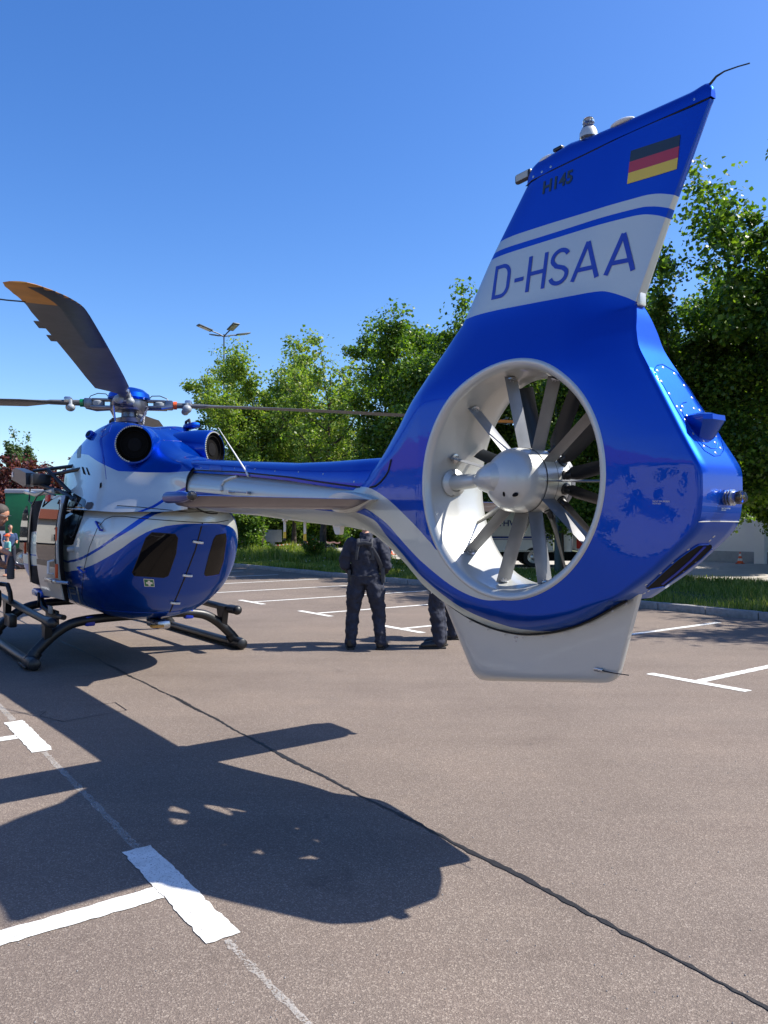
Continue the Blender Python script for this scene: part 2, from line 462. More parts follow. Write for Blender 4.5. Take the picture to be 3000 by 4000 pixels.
def coords(me):
    c = np.empty(len(me.vertices) * 3, np.float32); me.vertices.foreach_get('co', c); return c.reshape(-1, 3)
# ================================================================== THE SETTING: ground, markings, kerb, verge, road
def sheet(name, mat, pts, z):
    me = to_mesh(name, [(p[0], p[1], z) for p in pts], [tuple(range(len(pts)))], False)
    return link(name, me, mat)
def lotrect(f0, f1, l0, l1): return [lot(f0, l0), lot(f0, l1), lot(f1, l1), lot(f1, l0)]
def strip_poly(name, f0, f1, l0, l1, z, mat, jag=0.0, parent=None):
    """painted rectangle with slightly uneven edges"""
    n = max(2, int(abs(f1 - f0) / 0.03)); m = max(2, int(abs(l1 - l0) / 0.03)); P = []
    j = lambda: rnd.uniform(-jag, jag)
    for i in range(n): P.append(lot(f0 + (f1 - f0) * i / n, l0 + j()))
    for i in range(m): P.append(lot(f1 + j(), l0 + (l1 - l0) * i / m))
    for i in range(n): P.append(lot(f1 + (f0 - f1) * i / n, l1 + j()))
    for i in range(m): P.append(lot(f0 + j(), l1 + (l0 - l1) * i / m))
    me = to_mesh(name, [(p.x, p.y, z) for p in P], [tuple(range(len(P)))], False)
    return link(name, me, mat, parent)

ground = setting(sheet("ground", M['soil'], [(-600, -300), (600, -300), (600, 900), (-600, 900)], -0.02))
asph = setting(sheet("parking_lot", M['asphalt'], lotrect(-60, 120, -12.8, 60), 0.0))
# stall markings: a near row and a far row of T-shaped corners
for fc in (0.23, 3.28, 6.33, 9.4, 12.5, 15.5):
    strip_poly("stall_marking", fc - 0.51, fc + 0.51, -1.32, -1.18, 0.004, M['line'], 0.006)
    strip_poly("stall_marking", fc - 0.06, fc + 0.06, -1.177, 3.7, 0.004, M['line'], 0.006)
fr = [4.46, 6.97, 9.44, 12.0, 14.56] + [14.56 + 2.53 * k for k in range(1, 9)] + [1.95, -0.6, -3.1]
for fc in fr:
    strip_poly("stall_marking", fc - 0.55, fc + 0.55, -7.26, -7.14, 0.004, M['line'], 0.006)
    strip_poly("stall_marking", fc - 0.055, fc + 0.055, -11.9, -7.263, 0.004, M['line'], 0.006)
strip_poly("worn_marking", 3.80, 5.79, -1.275, -1.235, 0.004, M['line_worn'], 0.006)
strip_poly("worn_marking", 0.77, 2.75, -1.268, -1.238, 0.004, M['line_worn'], 0.006)
strip_poly("worn_marking", 6.86, 8.8, -1.28, -1.23, 0.004, M['line_worn'], 0.006)
for o in bpy.data.objects:
    if o.name.startswith(("stall_marking", "worn_marking")): setting(o)
# tar seam between two lanes of asphalt
P = []; Q = []; f = -4.0; lastw = 0.010
while f < 40:
    c = float(interp(f, [(-4, -2.5), (-1, -2.5), (3, -2.56), (8, -2.64), (40, -2.7)])) + 0.012 * math.sin(f * 1.7) + 0.005 * math.sin(f * 7.1) + rnd.uniform(-.005, .005)
    w = 0.0105 + rnd.uniform(-.006, .007) + 0.004 * math.sin(f * 3.1)
    w = max(w, .0055)
    P.append(lot(f, c + w)); Q.append(lot(f, c - w)); f += 0.035 if f < 9 else 0.2
me = to_mesh("asphalt_seam", [(p.x, p.y, 0.004) for p in P] + [(p.x, p.y, 0.004) for p in Q],
             [(i, i + 1, len(P) + i + 1, len(P) + i) for i in range(len(P) - 1)], False)
setting(link("asphalt_seam", me, M['seam']))
# hairline loop of a sawn induction joint
loop = [gnd(8, 2785), gnd(130, 2787), gnd(180, 2780), gnd(155, 2798), gnd(250, 2820), gnd(300, 2810), gnd(495, 2775), gnd(450, 2745), gnd(330, 2760)]
mb = MB()
for a, b in zip(loop[:-1], loop[1:]):
    d = (b - a).normalized(); n = Vector((-d.y, d.x, 0)) * 0.004
    mb.quad(a + n + Vector((0, 0, .0035)), a - n + Vector((0, 0, .0035)), b - n + Vector((0, 0, .0035)), b + n + Vector((0, 0, .0035)))
setting(mb.build("pavement_crack", M['seam'], smooth=False, recalc=False))

# loose grit and crumbs lying on the asphalt
mb = MB()
for k in range(520):
    d = 2.0 + 9 * rnd.random() ** 1.5; a = rnd.uniform(-.48, .48); p = Vector((d * a, d, .002)); r = rnd.uniform(.0018, .0055) * (.8 + d * .06)
    q = [Vector((rnd.uniform(.6, 1) * r * math.cos(t), rnd.uniform(.6, 1) * r * math.sin(t), 0)) for t in (0, 1.6, 3.1, 4.7)]
    mb.add([p + v for v in q] + [p + Vector((0, 0, r * .9))], [(0, 1, 4), (1, 2, 4), (2, 3, 4), (3, 0, 4)])
tag(mb.build("loose_grit", M['kerb'], smooth=False, recalc=False), 'tiny loose stones and grit scattered over the asphalt', 'grit', kind='stuff')

# kerb of granite stones
kb = empty("kerb", lot(0, -12.9), LOT_RZ); kb['kind'] = 'structure'
m1 = MB().box((0.495, 0, 0.05), (0.985, 0.18, 0.16), bev=0.015); k0 = m1.build("kerb_stone", M['kerb'], kb)
first = True
for i in range(-8, 62):
    o = k0 if first else k0.copy()
    if not first: COL.objects.link(o); o.parent = kb
    first = False
    o.location = (i * 1.0, rnd.uniform(-.008, .008), rnd.uniform(-.008, .006)); o.rotation_euler = (0, 0, rnd.uniform(-.006, .006))

def bumpy(f0, f1, l0, l1, step, zf):
    nf = int((f1 - f0) / step) + 1; nl = int((l1 - l0) / step) + 1; vs = []; fs = []
    for i in range(nf):
        for j in range(nl):
            F = f0 + (f1 - f0) * i / (nf - 1); L = l0 + (l1 - l0) * j / (nl - 1)
            p = lot(F, L); vs.append((p.x, p.y, zf(F, L)))
    for i in range(nf - 1):
        for j in range(nl - 1):
            a = i * nl + j; fs.append((a, a + 1, a + nl + 1, a + nl))
    return vs, fs
vz = lambda F, L: 0.10 + 0.05 * math.sin(F * .6) * math.sin(L * .9) + 0.02 * math.sin(F * 2.1 + L)
vs, fs = bumpy(-12, 75, -19.6, -12.99, 0.6, lambda F, L: vz(F, L) if -19.3 < L < -13.2 else 0.07)
setting(link("grass_verge", to_mesh("grass_verge", vs, fs), M['soil']))
setting(sheet("service_road", M['concrete'], lotrect(-40, 130, -31.5, -19.6), 0.004))
# concrete slabs' joints
mb = MB()
for i in range(-5, 25):
    a = lot(i * 4.0, -31.4, .008); b = lot(i * 4.0 + .03, -31.4, .008); c = lot(i * 4.0 + .03, -19.7, .008); d = lot(i * 4.0, -19.7, .008)
    mb.quad(a, b, c, d)
setting(mb.build("road_joints", M['seam'], smooth=False, recalc=False))

# grass on the verge: one mass of blades, longer in places
def grass_mass(name, n, f0, f1, l0, l1, hf, seed, base=None):
    g = np.random.default_rng(seed)
    # density follows the distance to the camera so far grass is not wasted
    F = f0 + (f1 - f0) * g.random(n) ** 1.15; L = l0 + (l1 - l0) * g.random(n)
    X = (-SA * F - CA * L) * GS; Y = (CA * F - SA * L) * GS
    cl = (np.sin(F * 1.9 + 2 * np.sin(L * 1.3)) + np.sin(L * 2.7 + F * .8)) * .25 + .5
    H = hf * (0.35 + 0.65 * g.random(n)) * (0.45 + 0.9 * cl)
    W = 0.007 + 0.009 * g.random(n); W *= np.clip(Y / 20, .7, 1.8)
    a = g.random(n) * 2 * np.pi; le = g.random(n) * .55; la = g.random(n) * 2 * np.pi
    z = 0.06 + 0.05 * np.sin(F * .6) * np.sin(L * .9) + 0.02 * np.sin(F * 2.1 + L) if base is None else np.full(n, base)
    b0 = np.stack([X - np.cos(a) * W, Y - np.sin(a) * W, z], 1); b1 = np.stack([X + np.cos(a) * W, Y + np.sin(a) * W, z], 1)
    mx = X + np.cos(la) * le * H * .35; my = Y + np.sin(la) * le * H * .35
    m0 = np.stack([mx - np.cos(a) * W * .7, my - np.sin(a) * W * .7, z + H * .6], 1); m1_ = np.stack([mx + np.cos(a) * W * .7, my + np.sin(a) * W * .7, z + H * .6], 1)
    t = np.stack([X + np.cos(la) * le * H, Y + np.sin(la) * le * H, z + H], 1)
    V = np.stack([b0, b1, m1_, m0, t], 1).reshape(-1, 3)
    me = bpy.data.meshes.new(name); me.vertices.add(5 * n); me.vertices.foreach_set('co', V.astype(np.float32).ravel())
    i = np.arange(n) * 5
    lv = np.stack([i, i + 1, i + 2, i + 3, i + 3, i + 2, i + 4], 1).ravel()
    me.loops.add(7 * n); me.loops.foreach_set('vertex_index', lv.astype(np.int32))
    me.polygons.add(2 * n)
    ls = np.stack([np.arange(n) * 7, np.arange(n) * 7 + 4], 1).ravel(); me.polygons.foreach_set('loop_start', ls.astype(np.int32))
    me.update(calc_edges=True)
    return link(name, me, M['grass'])
tag(grass_mass("grass", 150000, 2, 48, -19.5, -13.02, 0.22, 3), 'uneven green grass growing on the verge behind the kerb', 'grass', kind='stuff')
tag(grass_mass("tall_grass", 30000, 26, 48, -19.6, -14.5, 0.62, 4), 'tall sunlit weeds and grass at the back of the verge', 'tall grass', kind='stuff')
# small flowers
g = np.random.default_rng(9); mb = MB()
for k in range(420):
    F = 12 + 34 * g.random(); L = -13.2 - 6 * g.random(); p = lot(F, L, 0.16 + 0.2 * g.random()); r = 0.014 + 0.012 * g.random()
    mb.add([p + Vector((-r, 0, 0)), p + Vector((0, -r, .4 * r)), p + Vector((r, 0, 0)), p + Vector((0, r, .6 * r)), p + Vector((0, 0, r))], [(0, 1, 4), (1, 2, 4), (2, 3, 4), (3, 0, 4)])
tag(mb.build("wild_flowers", M['white'], smooth=False, recalc=False), 'tiny white and yellowish flowers scattered through the verge grass', 'flowers', kind='stuff')

# ================================================================== trees
def tree_mesh(seed, height, spread, trunk_h, n_leaf, leaf, mat_leaf, shape='round', bare=0.0, limbs=15, cl_r=0.62):
    """returns (trunk mesh, crown mesh) around the origin"""
    g = np.random.default_rng(seed); rr = random.Random(seed)
    mb = MB(); tips = []
    tr = 0.018 * height + 0.03
    top = Vector((rr.uniform(-.3, .3), rr.uniform(-.3, .3), height * .86))
    ctrl = [Vector((0, 0, -.1)), Vector((rr.uniform(-.05, .05), rr.uniform(-.05, .05), trunk_h * .6)), Vector((rr.uniform(-.12, .12), rr.uniform(-.12, .12), trunk_h * 1.2)), top * .6, top]
    pts = [Vector(p) for p in crom(ctrl, 5)]
    rad = [tr * (1.25 if i == 0 else 1) * (1 - .88 * (i / (len(pts) - 1)) ** .8) for i in range(len(pts))]
    mb.tube(pts, rad, 10)
    for k in range(limbs):
        u = (k + rr.random()) / limbs
        z0 = trunk_h + (height * .80 - trunk_h) * u ** 1.1 * .95
        i = min(len(pts) - 2, max(1, int(np.searchsorted([p.z for p in pts], z0)) - 1)); base = pts[i].lerp(pts[i + 1], .5); base.z = z0
        az = k * 2.399 + rr.uniform(-.5, .5)
        prof = math.sin(math.pi * min(1, .22 + .78 * (1 - u) ** .8)) if shape == 'round' else (1.0 - .75 * u if shape == 'cone' else .6)
        ln = spread * (.62 + .38 * rr.random()) * (prof if shape != 'round' else (.45 + .6 * math.sin(math.pi * (.2 + .72 * (1 - u)))))
        rise = (.25 + .9 * u) * ln if shape != 'poplar' else ln * 2.4
        e = base + Vector((math.cos(az) * ln, math.sin(az) * ln, rise))
        mid = base.lerp(e, .5) + Vector((0, 0, -.12 * ln if shape != 'poplar' else .0)) + Vector((rr.uniform(-.2, .2), rr.uniform(-.2, .2), 0))
        r0 = tr * (.42 - .25 * u)
        lp = [Vector(p) for p in crom([base, mid, e], 4)]
        mb.tube(lp, [r0 * (1 - .85 * j / (len(lp) - 1)) for j in range(len(lp))], 6)
        for j, p in enumerate(lp):
            if j < 2: continue
            for q in range(3 if j < len(lp) - 1 else 4):
                d = Vector((rr.gauss(0, 1), rr.gauss(0, 1), rr.gauss(.25, .7))).normalized() * rr.uniform(.35, 1.0) * min(1.2, ln * .45)
                t = p + d
                mb.tube([p, p + d * .55 + Vector((0, 0, -.03)), t], [r0 * .22, r0 * .14, .006], 4, cap=False)
                tips.append(t); tips.append(p + d * .5)
    for q in range(10): tips.append(top + Vector((rr.gauss(0, .4), rr.gauss(0, .4), rr.uniform(-1.4, height * .13))))
    trunk = mb.build("trunk_mesh", None, smooth=True, sharp=60, recalc=False); tm = trunk.data
    bpy.data.objects.remove(trunk); tm.materials.clear(); tm.materials.append(M['bark'])
    T = np.array([tuple(t) for t in tips]); wt = .25 + g.random(len(T)) ** 1.4
    ci = g.choice(len(T), n_leaf, p=wt / wt.sum())
    cr = cl_r * (.4 + .9 * g.random(len(T)))[ci]
    dv = g.normal(size=(n_leaf, 3)); dv /= np.linalg.norm(dv, axis=1)[:, None]
    if shape == 'poplar': dv[:, 2] *= 1.6
    cen = T[ci] + dv * (cr * g.random(n_leaf) ** .5)[:, None] * np.array([1, 1, .75])
    # leaf: a folded kite of four points, hanging outwards
    out = dv * .5 + g.normal(size=(n_leaf, 3)) * .8 + np.array([0, 0, .75]); out /= np.linalg.norm(out, axis=1)[:, None]
    ax = np.cross(out, g.normal(size=(n_leaf, 3))); ax /= np.linalg.norm(ax, axis=1)[:, None]
    by = np.cross(out, ax); sz = (leaf * (.55 + .75 * g.random(n_leaf)))[:, None]
    v0 = cen - ax * sz * .5; v2 = cen + ax * sz * .6
    v1 = cen + by * sz * .5 - out * sz * .12; v3 = cen - by * sz * .5 - out * sz * .12
    V = np.stack([v0, v1, v2, v3], 1).reshape(-1, 3)
    me = bpy.data.meshes.new("crown_mesh"); me.vertices.add(4 * n_leaf); me.vertices.foreach_set('co', V.astype(np.float32).ravel())
    i = np.arange(n_leaf) * 4; lv = np.stack([i, i + 1, i + 2, i, i + 2, i + 3], 1).ravel()
    me.loops.add(6 * n_leaf); me.loops.foreach_set('vertex_index', lv.astype(np.int32))
    me.polygons.add(2 * n_leaf); me.polygons.foreach_set('loop_start', (np.arange(2 * n_leaf) * 3).astype(np.int32))
    me.update(calc_edges=True); me.materials.append(mat_leaf)
    return tm, me
def plant(meshes, loc, rz, sc, label, cat="tree", name="maple_tree", group=None):
    t = empty(name, loc, rz, label, cat, group); t.scale = (sc, sc, sc)
    link("trunk", meshes[0], None, t); link("crown", meshes[1], None, t)
    return t
MAPLE1 = tree_mesh(11, 9.6, 3.7, 2.1, 105000, 0.118, M['leaf_maple'], limbs=20, cl_r=.66)
MAPLE2 = tree_mesh(23, 9.2, 3.9, 2.0, 110000, 0.118, M['leaf_maple'], limbs=22, cl_r=.64)
THIN = tree_mesh(31, 10.0, 3.0, 2.3, 12000, 0.14, M['leaf_light'], limbs=17, cl_r=.50)
LIGHT = tree_mesh(37, 9.5, 3.9, 2.4, 75000, 0.12, M['leaf_light'], limbs=18, cl_r=.62)
DARK = tree_mesh(41, 8.0, 3.6, 1.2, 16000, 0.24, M['leaf_dark'], limbs=16, cl_r=.8)
REDT = tree_mesh(43, 6.0, 3.0, 1.5, 9000, 0.22, M['leaf_red'], limbs=14, cl_r=.6)
POP = tree_mesh(47, 12.0, 1.0, 1.0, 11000, 0.26, M['leaf_poplar'], shape='poplar', limbs=26, cl_r=.55)
def wp(px, Y, z=0.05): return Vector(((px - 1500) / 3000 * Y * GS, Y * GS, z))
plant(MAPLE1, wp(1700, 26.5), 0.4, 0.90, 'dense dark green maple rising behind the tail boom, left of the tail fin')
plant(MAPLE2, wp(2190, 26.0), 2.1, 0.80, 'maple seen through the open fan ring of the tail')
plant(MAPLE1, wp(2440, 22.5), 3.3, 0.74, 'lower bright topped maple just right of the tail fin')
plant(MAPLE2, wp(2660, 22.0), 1.2, 0.88, 'dense maple standing behind the rear edge of the tail')
plant(MAPLE2, wp(3130, 27.0), 2.9, 1.0, 'maple filling the right edge behind the tallest one')
plant(MAPLE1, wp(3390, 18.5), 4.4, 1.13, 'tallest maple, its crown cut by the right edge of the picture')
plant(MAPLE1, lot(1.0, -19.2), 5.0, 1.0, 'maple out of frame to the right whose shadow falls on the stalls')
plant(LIGHT, wp(1021, 39), 3.9, 1.0, 'light green broad tree with a leaning trunk beside the fuselage', name="lime_tree")
plant(THIN, wp(1263, 32.4), 2.2, 0.95, 'thin sparse young tree with bare twigs showing sky')
plant(MAPLE2, wp(1655, 31), 5.5, 0.82, 'second dark maple just behind the one left of the fin')
plant(LIGHT, wp(1150, 45), 1.3, 0.90, 'light green tree behind the two trees at the middle of the verge', name="lime_tree")
plant(LIGHT, wp(1450, 42), 3.9, 0.68, 'light green tree filling the gap behind the thin tree', name="lime_tree")
plant(LIGHT, wp(800, 46), 5.1, 0.62, 'smaller light tree just right of the rotor mast', name="lime_tree")
plant(DARK, wp(690, 52), 1.9, 0.72, 'low dark tree peeping over the engine cowling', name="dark_tree")
for k, (px, Y, sc) in enumerate([(900, 62, .62), (1010, 66, .58), (1120, 64, .60), (1230, 66, .62), (1345, 63, .58), (1470, 60, .62), (1600, 62, .60), (1740, 62, .6), (1880, 62, .55)]):
    d = ['leftmost', 'second from left', 'third from left', 'fourth from left', 'fifth from left', 'sixth from left', 'seventh from left', 'eighth from left', 'last and rightmost'][k]
    plant(DARK, wp(px, Y), k * 1.3, sc, f'dark bushy tree of the row far behind the road, {d} of the row', name="dark_tree", group='dark trees behind the road')
plant(POP, wp(58, 82), 0.3, 1.0, 'left taller poplar above the red leaved trees', name="poplar_tree")
plant(POP, wp(108, 84), 1.7, 0.97, 'right poplar of the pair above the red leaved trees', name="poplar_tree")
plant(POP, wp(182, 92), 2.7, 0.74, 'small far poplar tip between red tree and engine cowling', name="poplar_tree")
for k, (px, Y, sc, lb) in enumerate([(-30, 46, .80, 'dark red leaved tree at the left picture edge'), (75, 50, .70, 'dark red leaved tree below the poplars'), (165, 47, .76, 'dark red leaved tree behind the rescue hoist'), (262, 52, .86, 'dark red leaved tree touching the engine cowling')]):
    plant(REDT, wp(px, Y), k * 2.0, sc, lb, name="copper_tree")
plant(DARK, wp(30, 62), .5, .66, 'dark green tree behind the red leaved trees at the left', name="dark_tree")
plant(DARK, wp(215, 62), 1.5, .62, 'dark green tree behind the red leaved trees near the cowling', name="dark_tree")
# shrub at the foot of the lime trunk
BUSH = tree_mesh(53, 2.6, 1.1, 0.2, 5000, 0.13, M['leaf_maple'], limbs=10, cl_r=.42)
plant(BUSH, wp(968, 36), 0, 0.95, 'leafy shrub at the foot of the leaning tree trunk', 'shrub', 'leafy_shrub')
plant(BUSH, wp(1228, 31.5), 1, 0.42, 'small sapling against the trunk of the thin tree', 'shrub', 'leafy_shrub')

rb = random.Random(5)
for k in range(24):
    plant(BUSH, wp(850 + k * 46 + rb.uniform(-12, 12), 57 + rb.uniform(-2, 3)), rb.random() * 6, rb.uniform(1.1, 1.7), 'dense green bush of the hedge row behind the service road', 'bush', 'hedge_bush', 'hedge bushes behind the service road')
# ================================================================== street furniture and background
def lamp_post(px, Y, h, label):
    t = empty("lamp_post", wp(px, Y, 0), 0.3, label, "street lamp")
    MB().tube([(0, 0, 0), (0, 0, h * .5), (0, 0, h)], [.085, .065, .045], 12).build("pole", M['lamp_grey'], t)
    for k, a in enumerate((20, 110, 200, 290)):
        d = Vector((math.cos(R(a)), math.sin(R(a)), 0))
        MB().tube([(0, 0, h - .15), d * .45 + Vector((0, 0, h)), d * 1.0 + Vector((0, 0, h + .12))], .04, 8).build("arm", M['lamp_grey'], t)
        rot = Matrix.Rotation(R(a), 3, 'Z') @ Matrix.Rotation(R(-14), 3, 'Y')
        hd = MB().box(d * 1.35 + Vector((0, 0, h + .22)), (1.0, .46, .08), rot, bev=.02).build("lamp_head", M['lamp_grey'], t)
        MB().box(d * 1.37 + Vector((0, 0, h + .17)), (.76, .34, .012), rot).build("lens", M['panel'], hd)
    return t
lamp_post(875, 49, 14.2, 'tall grey lamp post with four flat heads above the trees')
pp = empty("lamp_post", wp(2180, 23.5, 0), 0, 'thick dark green lamp post seen through the lower fan opening', 'street lamp')
MB().tube([(0, 0, 0), (0, 0, 1.2), (0, 0, 1.25), (0, 0, 7.5)], [.12, .12, .105, .07], 16).build("pole", M['post_green'], pp)

def cone(loc, h, label):
    t = empty("traffic_cone", loc, rnd.random(), label, "traffic cone", 'red and white traffic cones')
    MB().box((0, 0, .02), (h * .62, h * .62, .04), bev=.01).build("base", M['orange_red'], t)
    body = MB(); r = lambda k: .22 * h * (1 - k) + .04 * h
    for i, (a, b) in enumerate(((.04, .25), (.25, .45), (.45, .65), (.65, .85), (.85, 1.0))):
        body.cur = i % 2
        body.lathe([(r(a), a * h), (r(b), b * h)] + ([(0, h)] if i == 4 else []), (0, 0, 0), (0, 0, 1), 16)
    body.build("cone_body", [M['orange_red'], M['white']], t)
cone(Vector((15.3, 33, .004)), .50, 'traffic cone standing alone before the white building')
cone(wp(1200, 50, .0), .62, 'leftmost cone of the three at the barrier tape')
cone(wp(1221, 52, .0), .72, 'middle cone of the three at the barrier tape')
cone(wp(1233, 54, .0), .80, 'rightmost cone of the three at the barrier tape')
cone(wp(1521, 42, .0), .80, 'cone right of the standing man, under the curve of the tail')
cone(wp(2698, 29.5, .004), .34, 'small cone low behind the rear edge of the tail')

def tape(a, b, sag, label):
    n = 44; mb = MB()
    for i in range(n):
        mb.cur = i % 2
        def q(t): p = a.lerp(b, t); p.z -= sag * 4 * t * (1 - t) + .03 * math.sin(t * 23); return p
        p0, p1 = q(i / n), q((i + 1) / n); h = Vector((0, 0, .045)); tw = Vector((0, .02 * math.sin(i * .7), 0))
        mb.add([p0 - h, p1 - h, p1 + h, p0 + h, p0 - h + Vector((0, .004, 0)), p1 - h + Vector((0, .004, 0)), p1 + h + Vector((0, .004, 0)), p0 + h + Vector((0, .004, 0))],
               [(0, 1, 2, 3), (7, 6, 5, 4)])
    o = mb.build("barrier_tape", [M['white'], M['red']], None, recalc=False, smooth=False)
    return tag(o, label, "barrier tape")
tape(wpt(880, 2118, 48), wpt(1204, 2124, 50), .12, 'red and white tape sagging from the fuselage to the cones')
tape(wpt(1222, 2114, 52), wpt(1330, 2120, 50), .02, 'short red and white tape right of the three cones')
tape(wpt(1522, 2136, 42), wpt(1640, 2150, 41), .03, 'red and white tape right of the standing man')

sg = empty("info_board", wp(1064, 46, 0), 0.2, 'grey info board on a short post beyond the road', 'sign board')
MB().box((0, 0, 1.0), (1.15, .08, .75), bev=.02).build("board", M['plinth'], sg)
MB().box((0, 0, .32), (.3, .08, .62)).build("post", M['plinth'], sg)
mb = MB().box((0, 0, .16), (.75, .4, .3), bev=.03).tube([(-.3, 0, .3), (-.3, 0, .42), (.3, 0, .42), (.3, 0, .3)], .02, 6)
eq = empty("equipment_box", wp(1292, 40, 0), .3, 'blue equipment box on the ground behind the standing man', 'box')
mb.build("case", M['royal'], eq); MB().box((0, 0, .42), (.4, .3, .2), bev=.03).build("black_unit", M['black'], eq)
fl = empty("banner_post", wp(1256, 52, 0), 0, 'narrow blue banner behind the thin tree trunk', 'banner')
MB().tube([(0, 0, 0), (0, 0, 2.2)], .03, 8).build("post", M['metal'], fl); MB().box((.1, 0, 1.35), (.26, .02, 1.5)).build("banner", M['royal'], fl)

def wheel(parent, loc, r, w):
    o = MB().lathe([(r * .6, -w / 2), (r * .95, -w / 2), (r, -w * .3), (r, w * .3), (r * .95, w / 2), (r * .6, w / 2)], loc, (0, 1, 0), 28).build("wheel", M['tyre'], parent)
    MB().lathe([(0, -w * .38), (r * .18, -w * .4), (r * .3, -w * .3), (r * .58, -w * .36), (r * .62, -w / 2)], loc, (0, 1, 0), 24).build("rim", M['metal'], o)
    return o
# white lorry of the relief service (side towards us)
def font_mesh(txt, size, bold=0.0, shear=0.0, xs=1.0):
    c = bpy.data.curves.new("lettering_curve", 'FONT'); c.body = txt; c.size = size; c.offset = bold; c.shear = shear; c.resolution_u = 3
    o = bpy.data.objects.new("lettering_tmp", c); COL.objects.link(o)
    bpy.context.view_layer.update()
    me = bpy.data.meshes.new_from_object(o.evaluated_get(bpy.context.evaluated_depsgraph_get()))
    bpy.data.objects.remove(o); bpy.data.curves.remove(c)
    for v in me.vertices: v.co.x *= xs
    return me
def wall_text(txt, size, mat, parent, loc, bold=.0, name="lettering"):
    me = font_mesh(txt, size, bold)
    for v in me.vertices: v.co = Vector((loc[0] + v.co.x, loc[1], loc[2] + v.co.y))
    me.materials.append(mat); return link(name, me, None, parent)
tk = empty("box_lorry", wp(1921, 29.3, 0), R(-3), 'white box lorry with a blue stripe, seen through the lower fan opening', 'lorry')
MB().box((1.2, 1.2, 1.77), (2.4, 2.4, 2.3), bev=.04).build("box_body", M['truck_white'], tk)
MB().box((1.2, -.004, 1.18), (2.38, .014, .075)).build("stripe", M['truck_blue'], tk)
MB().box((1.2, -.004, 1.09), (2.38, .014, .02)).build("stripe", M['truck_blue'], tk)
MB().box((1.2, 0.01, .64), (2.42, .05, .06)).build("rail", M['metal'], tk)
MB().box((1.5, 1.2, .42), (3.9, 2.1, .34), bev=.04).build("chassis", M['dark'], tk)
for x in (1.63,): wheel(tk, (x, .12, .40), .40, .26)
wheel(tk, (1.63, 2.2, .40), .40, .26)
wall_text("THW", .34, M['truck_blue'], tk, (.23, -.012, 1.62), .006)
em = MB()
em.lathe([(.12, 0), (.12, .012), (.085, .012), (.085, 0)], (1.88, -.012, 1.66), (0, -1, 0), 20)
for k in range(10):
    a = k * math.pi / 5; em.box((1.88 + .14 * math.cos(a), -.018, 1.66 + .14 * math.sin(a)), (.05, .012, .035), Matrix.Rotation(-a, 3, 'Y'))
em.box((1.88, -.018, 1.66), (.03, .01, .12)); em.box((1.86, -.018, 1.62), (.03, .01, .09), Matrix.Rotation(.5, 3, 'Y')); em.box((1.9, -.018, 1.62), (.03, .01, .09), Matrix.Rotation(-.5, 3, 'Y'))
em.build("emblem", M['truck_blue'], tk)
MB().tube([(2.62, .12, .75), (2.62, .12, 2.75)], .14, 16).build("tank", M['truck_white'], tk)
MB().tube([(2.98, .15, .62), (2.98, .15, 2.75)], .17, 16).build("tank", M['truck_white'], tk)
MB().box((3.55, 1.0, 1.7), (.72, 2.2, 2.1), bev=.15).build("cab", M['truck_white'], tk)
MB().box((3.42, -.108, .95), (.30, .05, .42), bev=.03).build("rear_marker", M['red'], tk)
vn = empty("white_van", wp(2235, 36, 0), R(-3), 'bright white lorry side with dark blue lettering at the right of the fan opening', 'lorry')
MB().box((1.6, 1.1, 1.7), (3.4, 2.2, 2.3), bev=.05).build("body", M['truck_white'], vn); wall_text("THW", .3, M['truck_blue'], vn, (.42, -.012, 1.95), .006)
for x in (.7, 2.6): wheel(vn, (x, .1, .40), .40, .24)

# white workshop behind the road with a roller door
bl = empty("workshop_building", lot(10, -31.6), LOT_RZ, 'white workshop building with a steel roller door behind the right tree', 'building')
MB().box((-2.3, -6, 2.7), (37, 12, 5.4)).build("wall", M['wall'], bl)
MB().box((-2.3, .04, .25), (37, .08, .5)).build("plinth", M['plinth'], bl)
MB().box((-2.3, -6, 5.5), (37.6, 12.6, .24)).build("roof", M['plinth'], bl)
for x in (6.75, 14.0): MB().box((x, .15, 2.6), (.45, .3, 5.2)).build("pilaster", M['wall'], bl)
for x0 in (2.4, -5.5):
    fr_ = MB().box((x0 + 1.95, .03, 2.0), (3.9, .06, 4.0)).build("roller_door", M['steel_door'], bl)
    for k in range(32): MB().box((x0 + 1.95, .075, .08 + k * .122), (3.8, .03, .1), bev=.012).build("slat", M['steel_door'], fr_)
MB().box((4.0, .10, 1.35), (.5, .05, .62)).build("door_window", M['window_dark'], bl)

# green container lorry, far left
gt = empty("green_lorry", wp(98, 28, 0), R(12), 'green covered lorry body with a grey top behind the cockpit', 'lorry')
MB().box((1.9, 1.2, 1.75), (5.2, 2.4, 2.2), bev=.03).build("tarpaulin", M['green_tarp'], gt)
MB().box((1.9, 1.2, 2.93), (5.24, 2.44, .16), bev=.03).build("top_rail", M['plinth'], gt)
MB().box((1.9, 1.2, .5), (5.0, 2.0, .25)).build("chassis", M['dark'], gt)
for x in (-.1, 3.2): wheel(gt, (x, .1, .42), .42, .25)
wv = empty("parked_van", wp(28, 42, 0), R(8), 'small white van far behind the man at the left edge', 'van')
MB().box((0, 1, 1.15), (1.6, 3.8, 1.8), bev=.2).build("body", M['truck_white'], wv)
MB().box((0, -.93, 1.6), (1.3, .06, .5), bev=.02).build("windscreen", M['window_dark'], wv)
for x in (-.68, .68): 
    MB().lathe([(.3, -.1), (.32, 0), (.3, .1), (0, .1)], (x, -.3, .32), (1, 0, 0), 20).build("wheel", M['tyre'], wv)

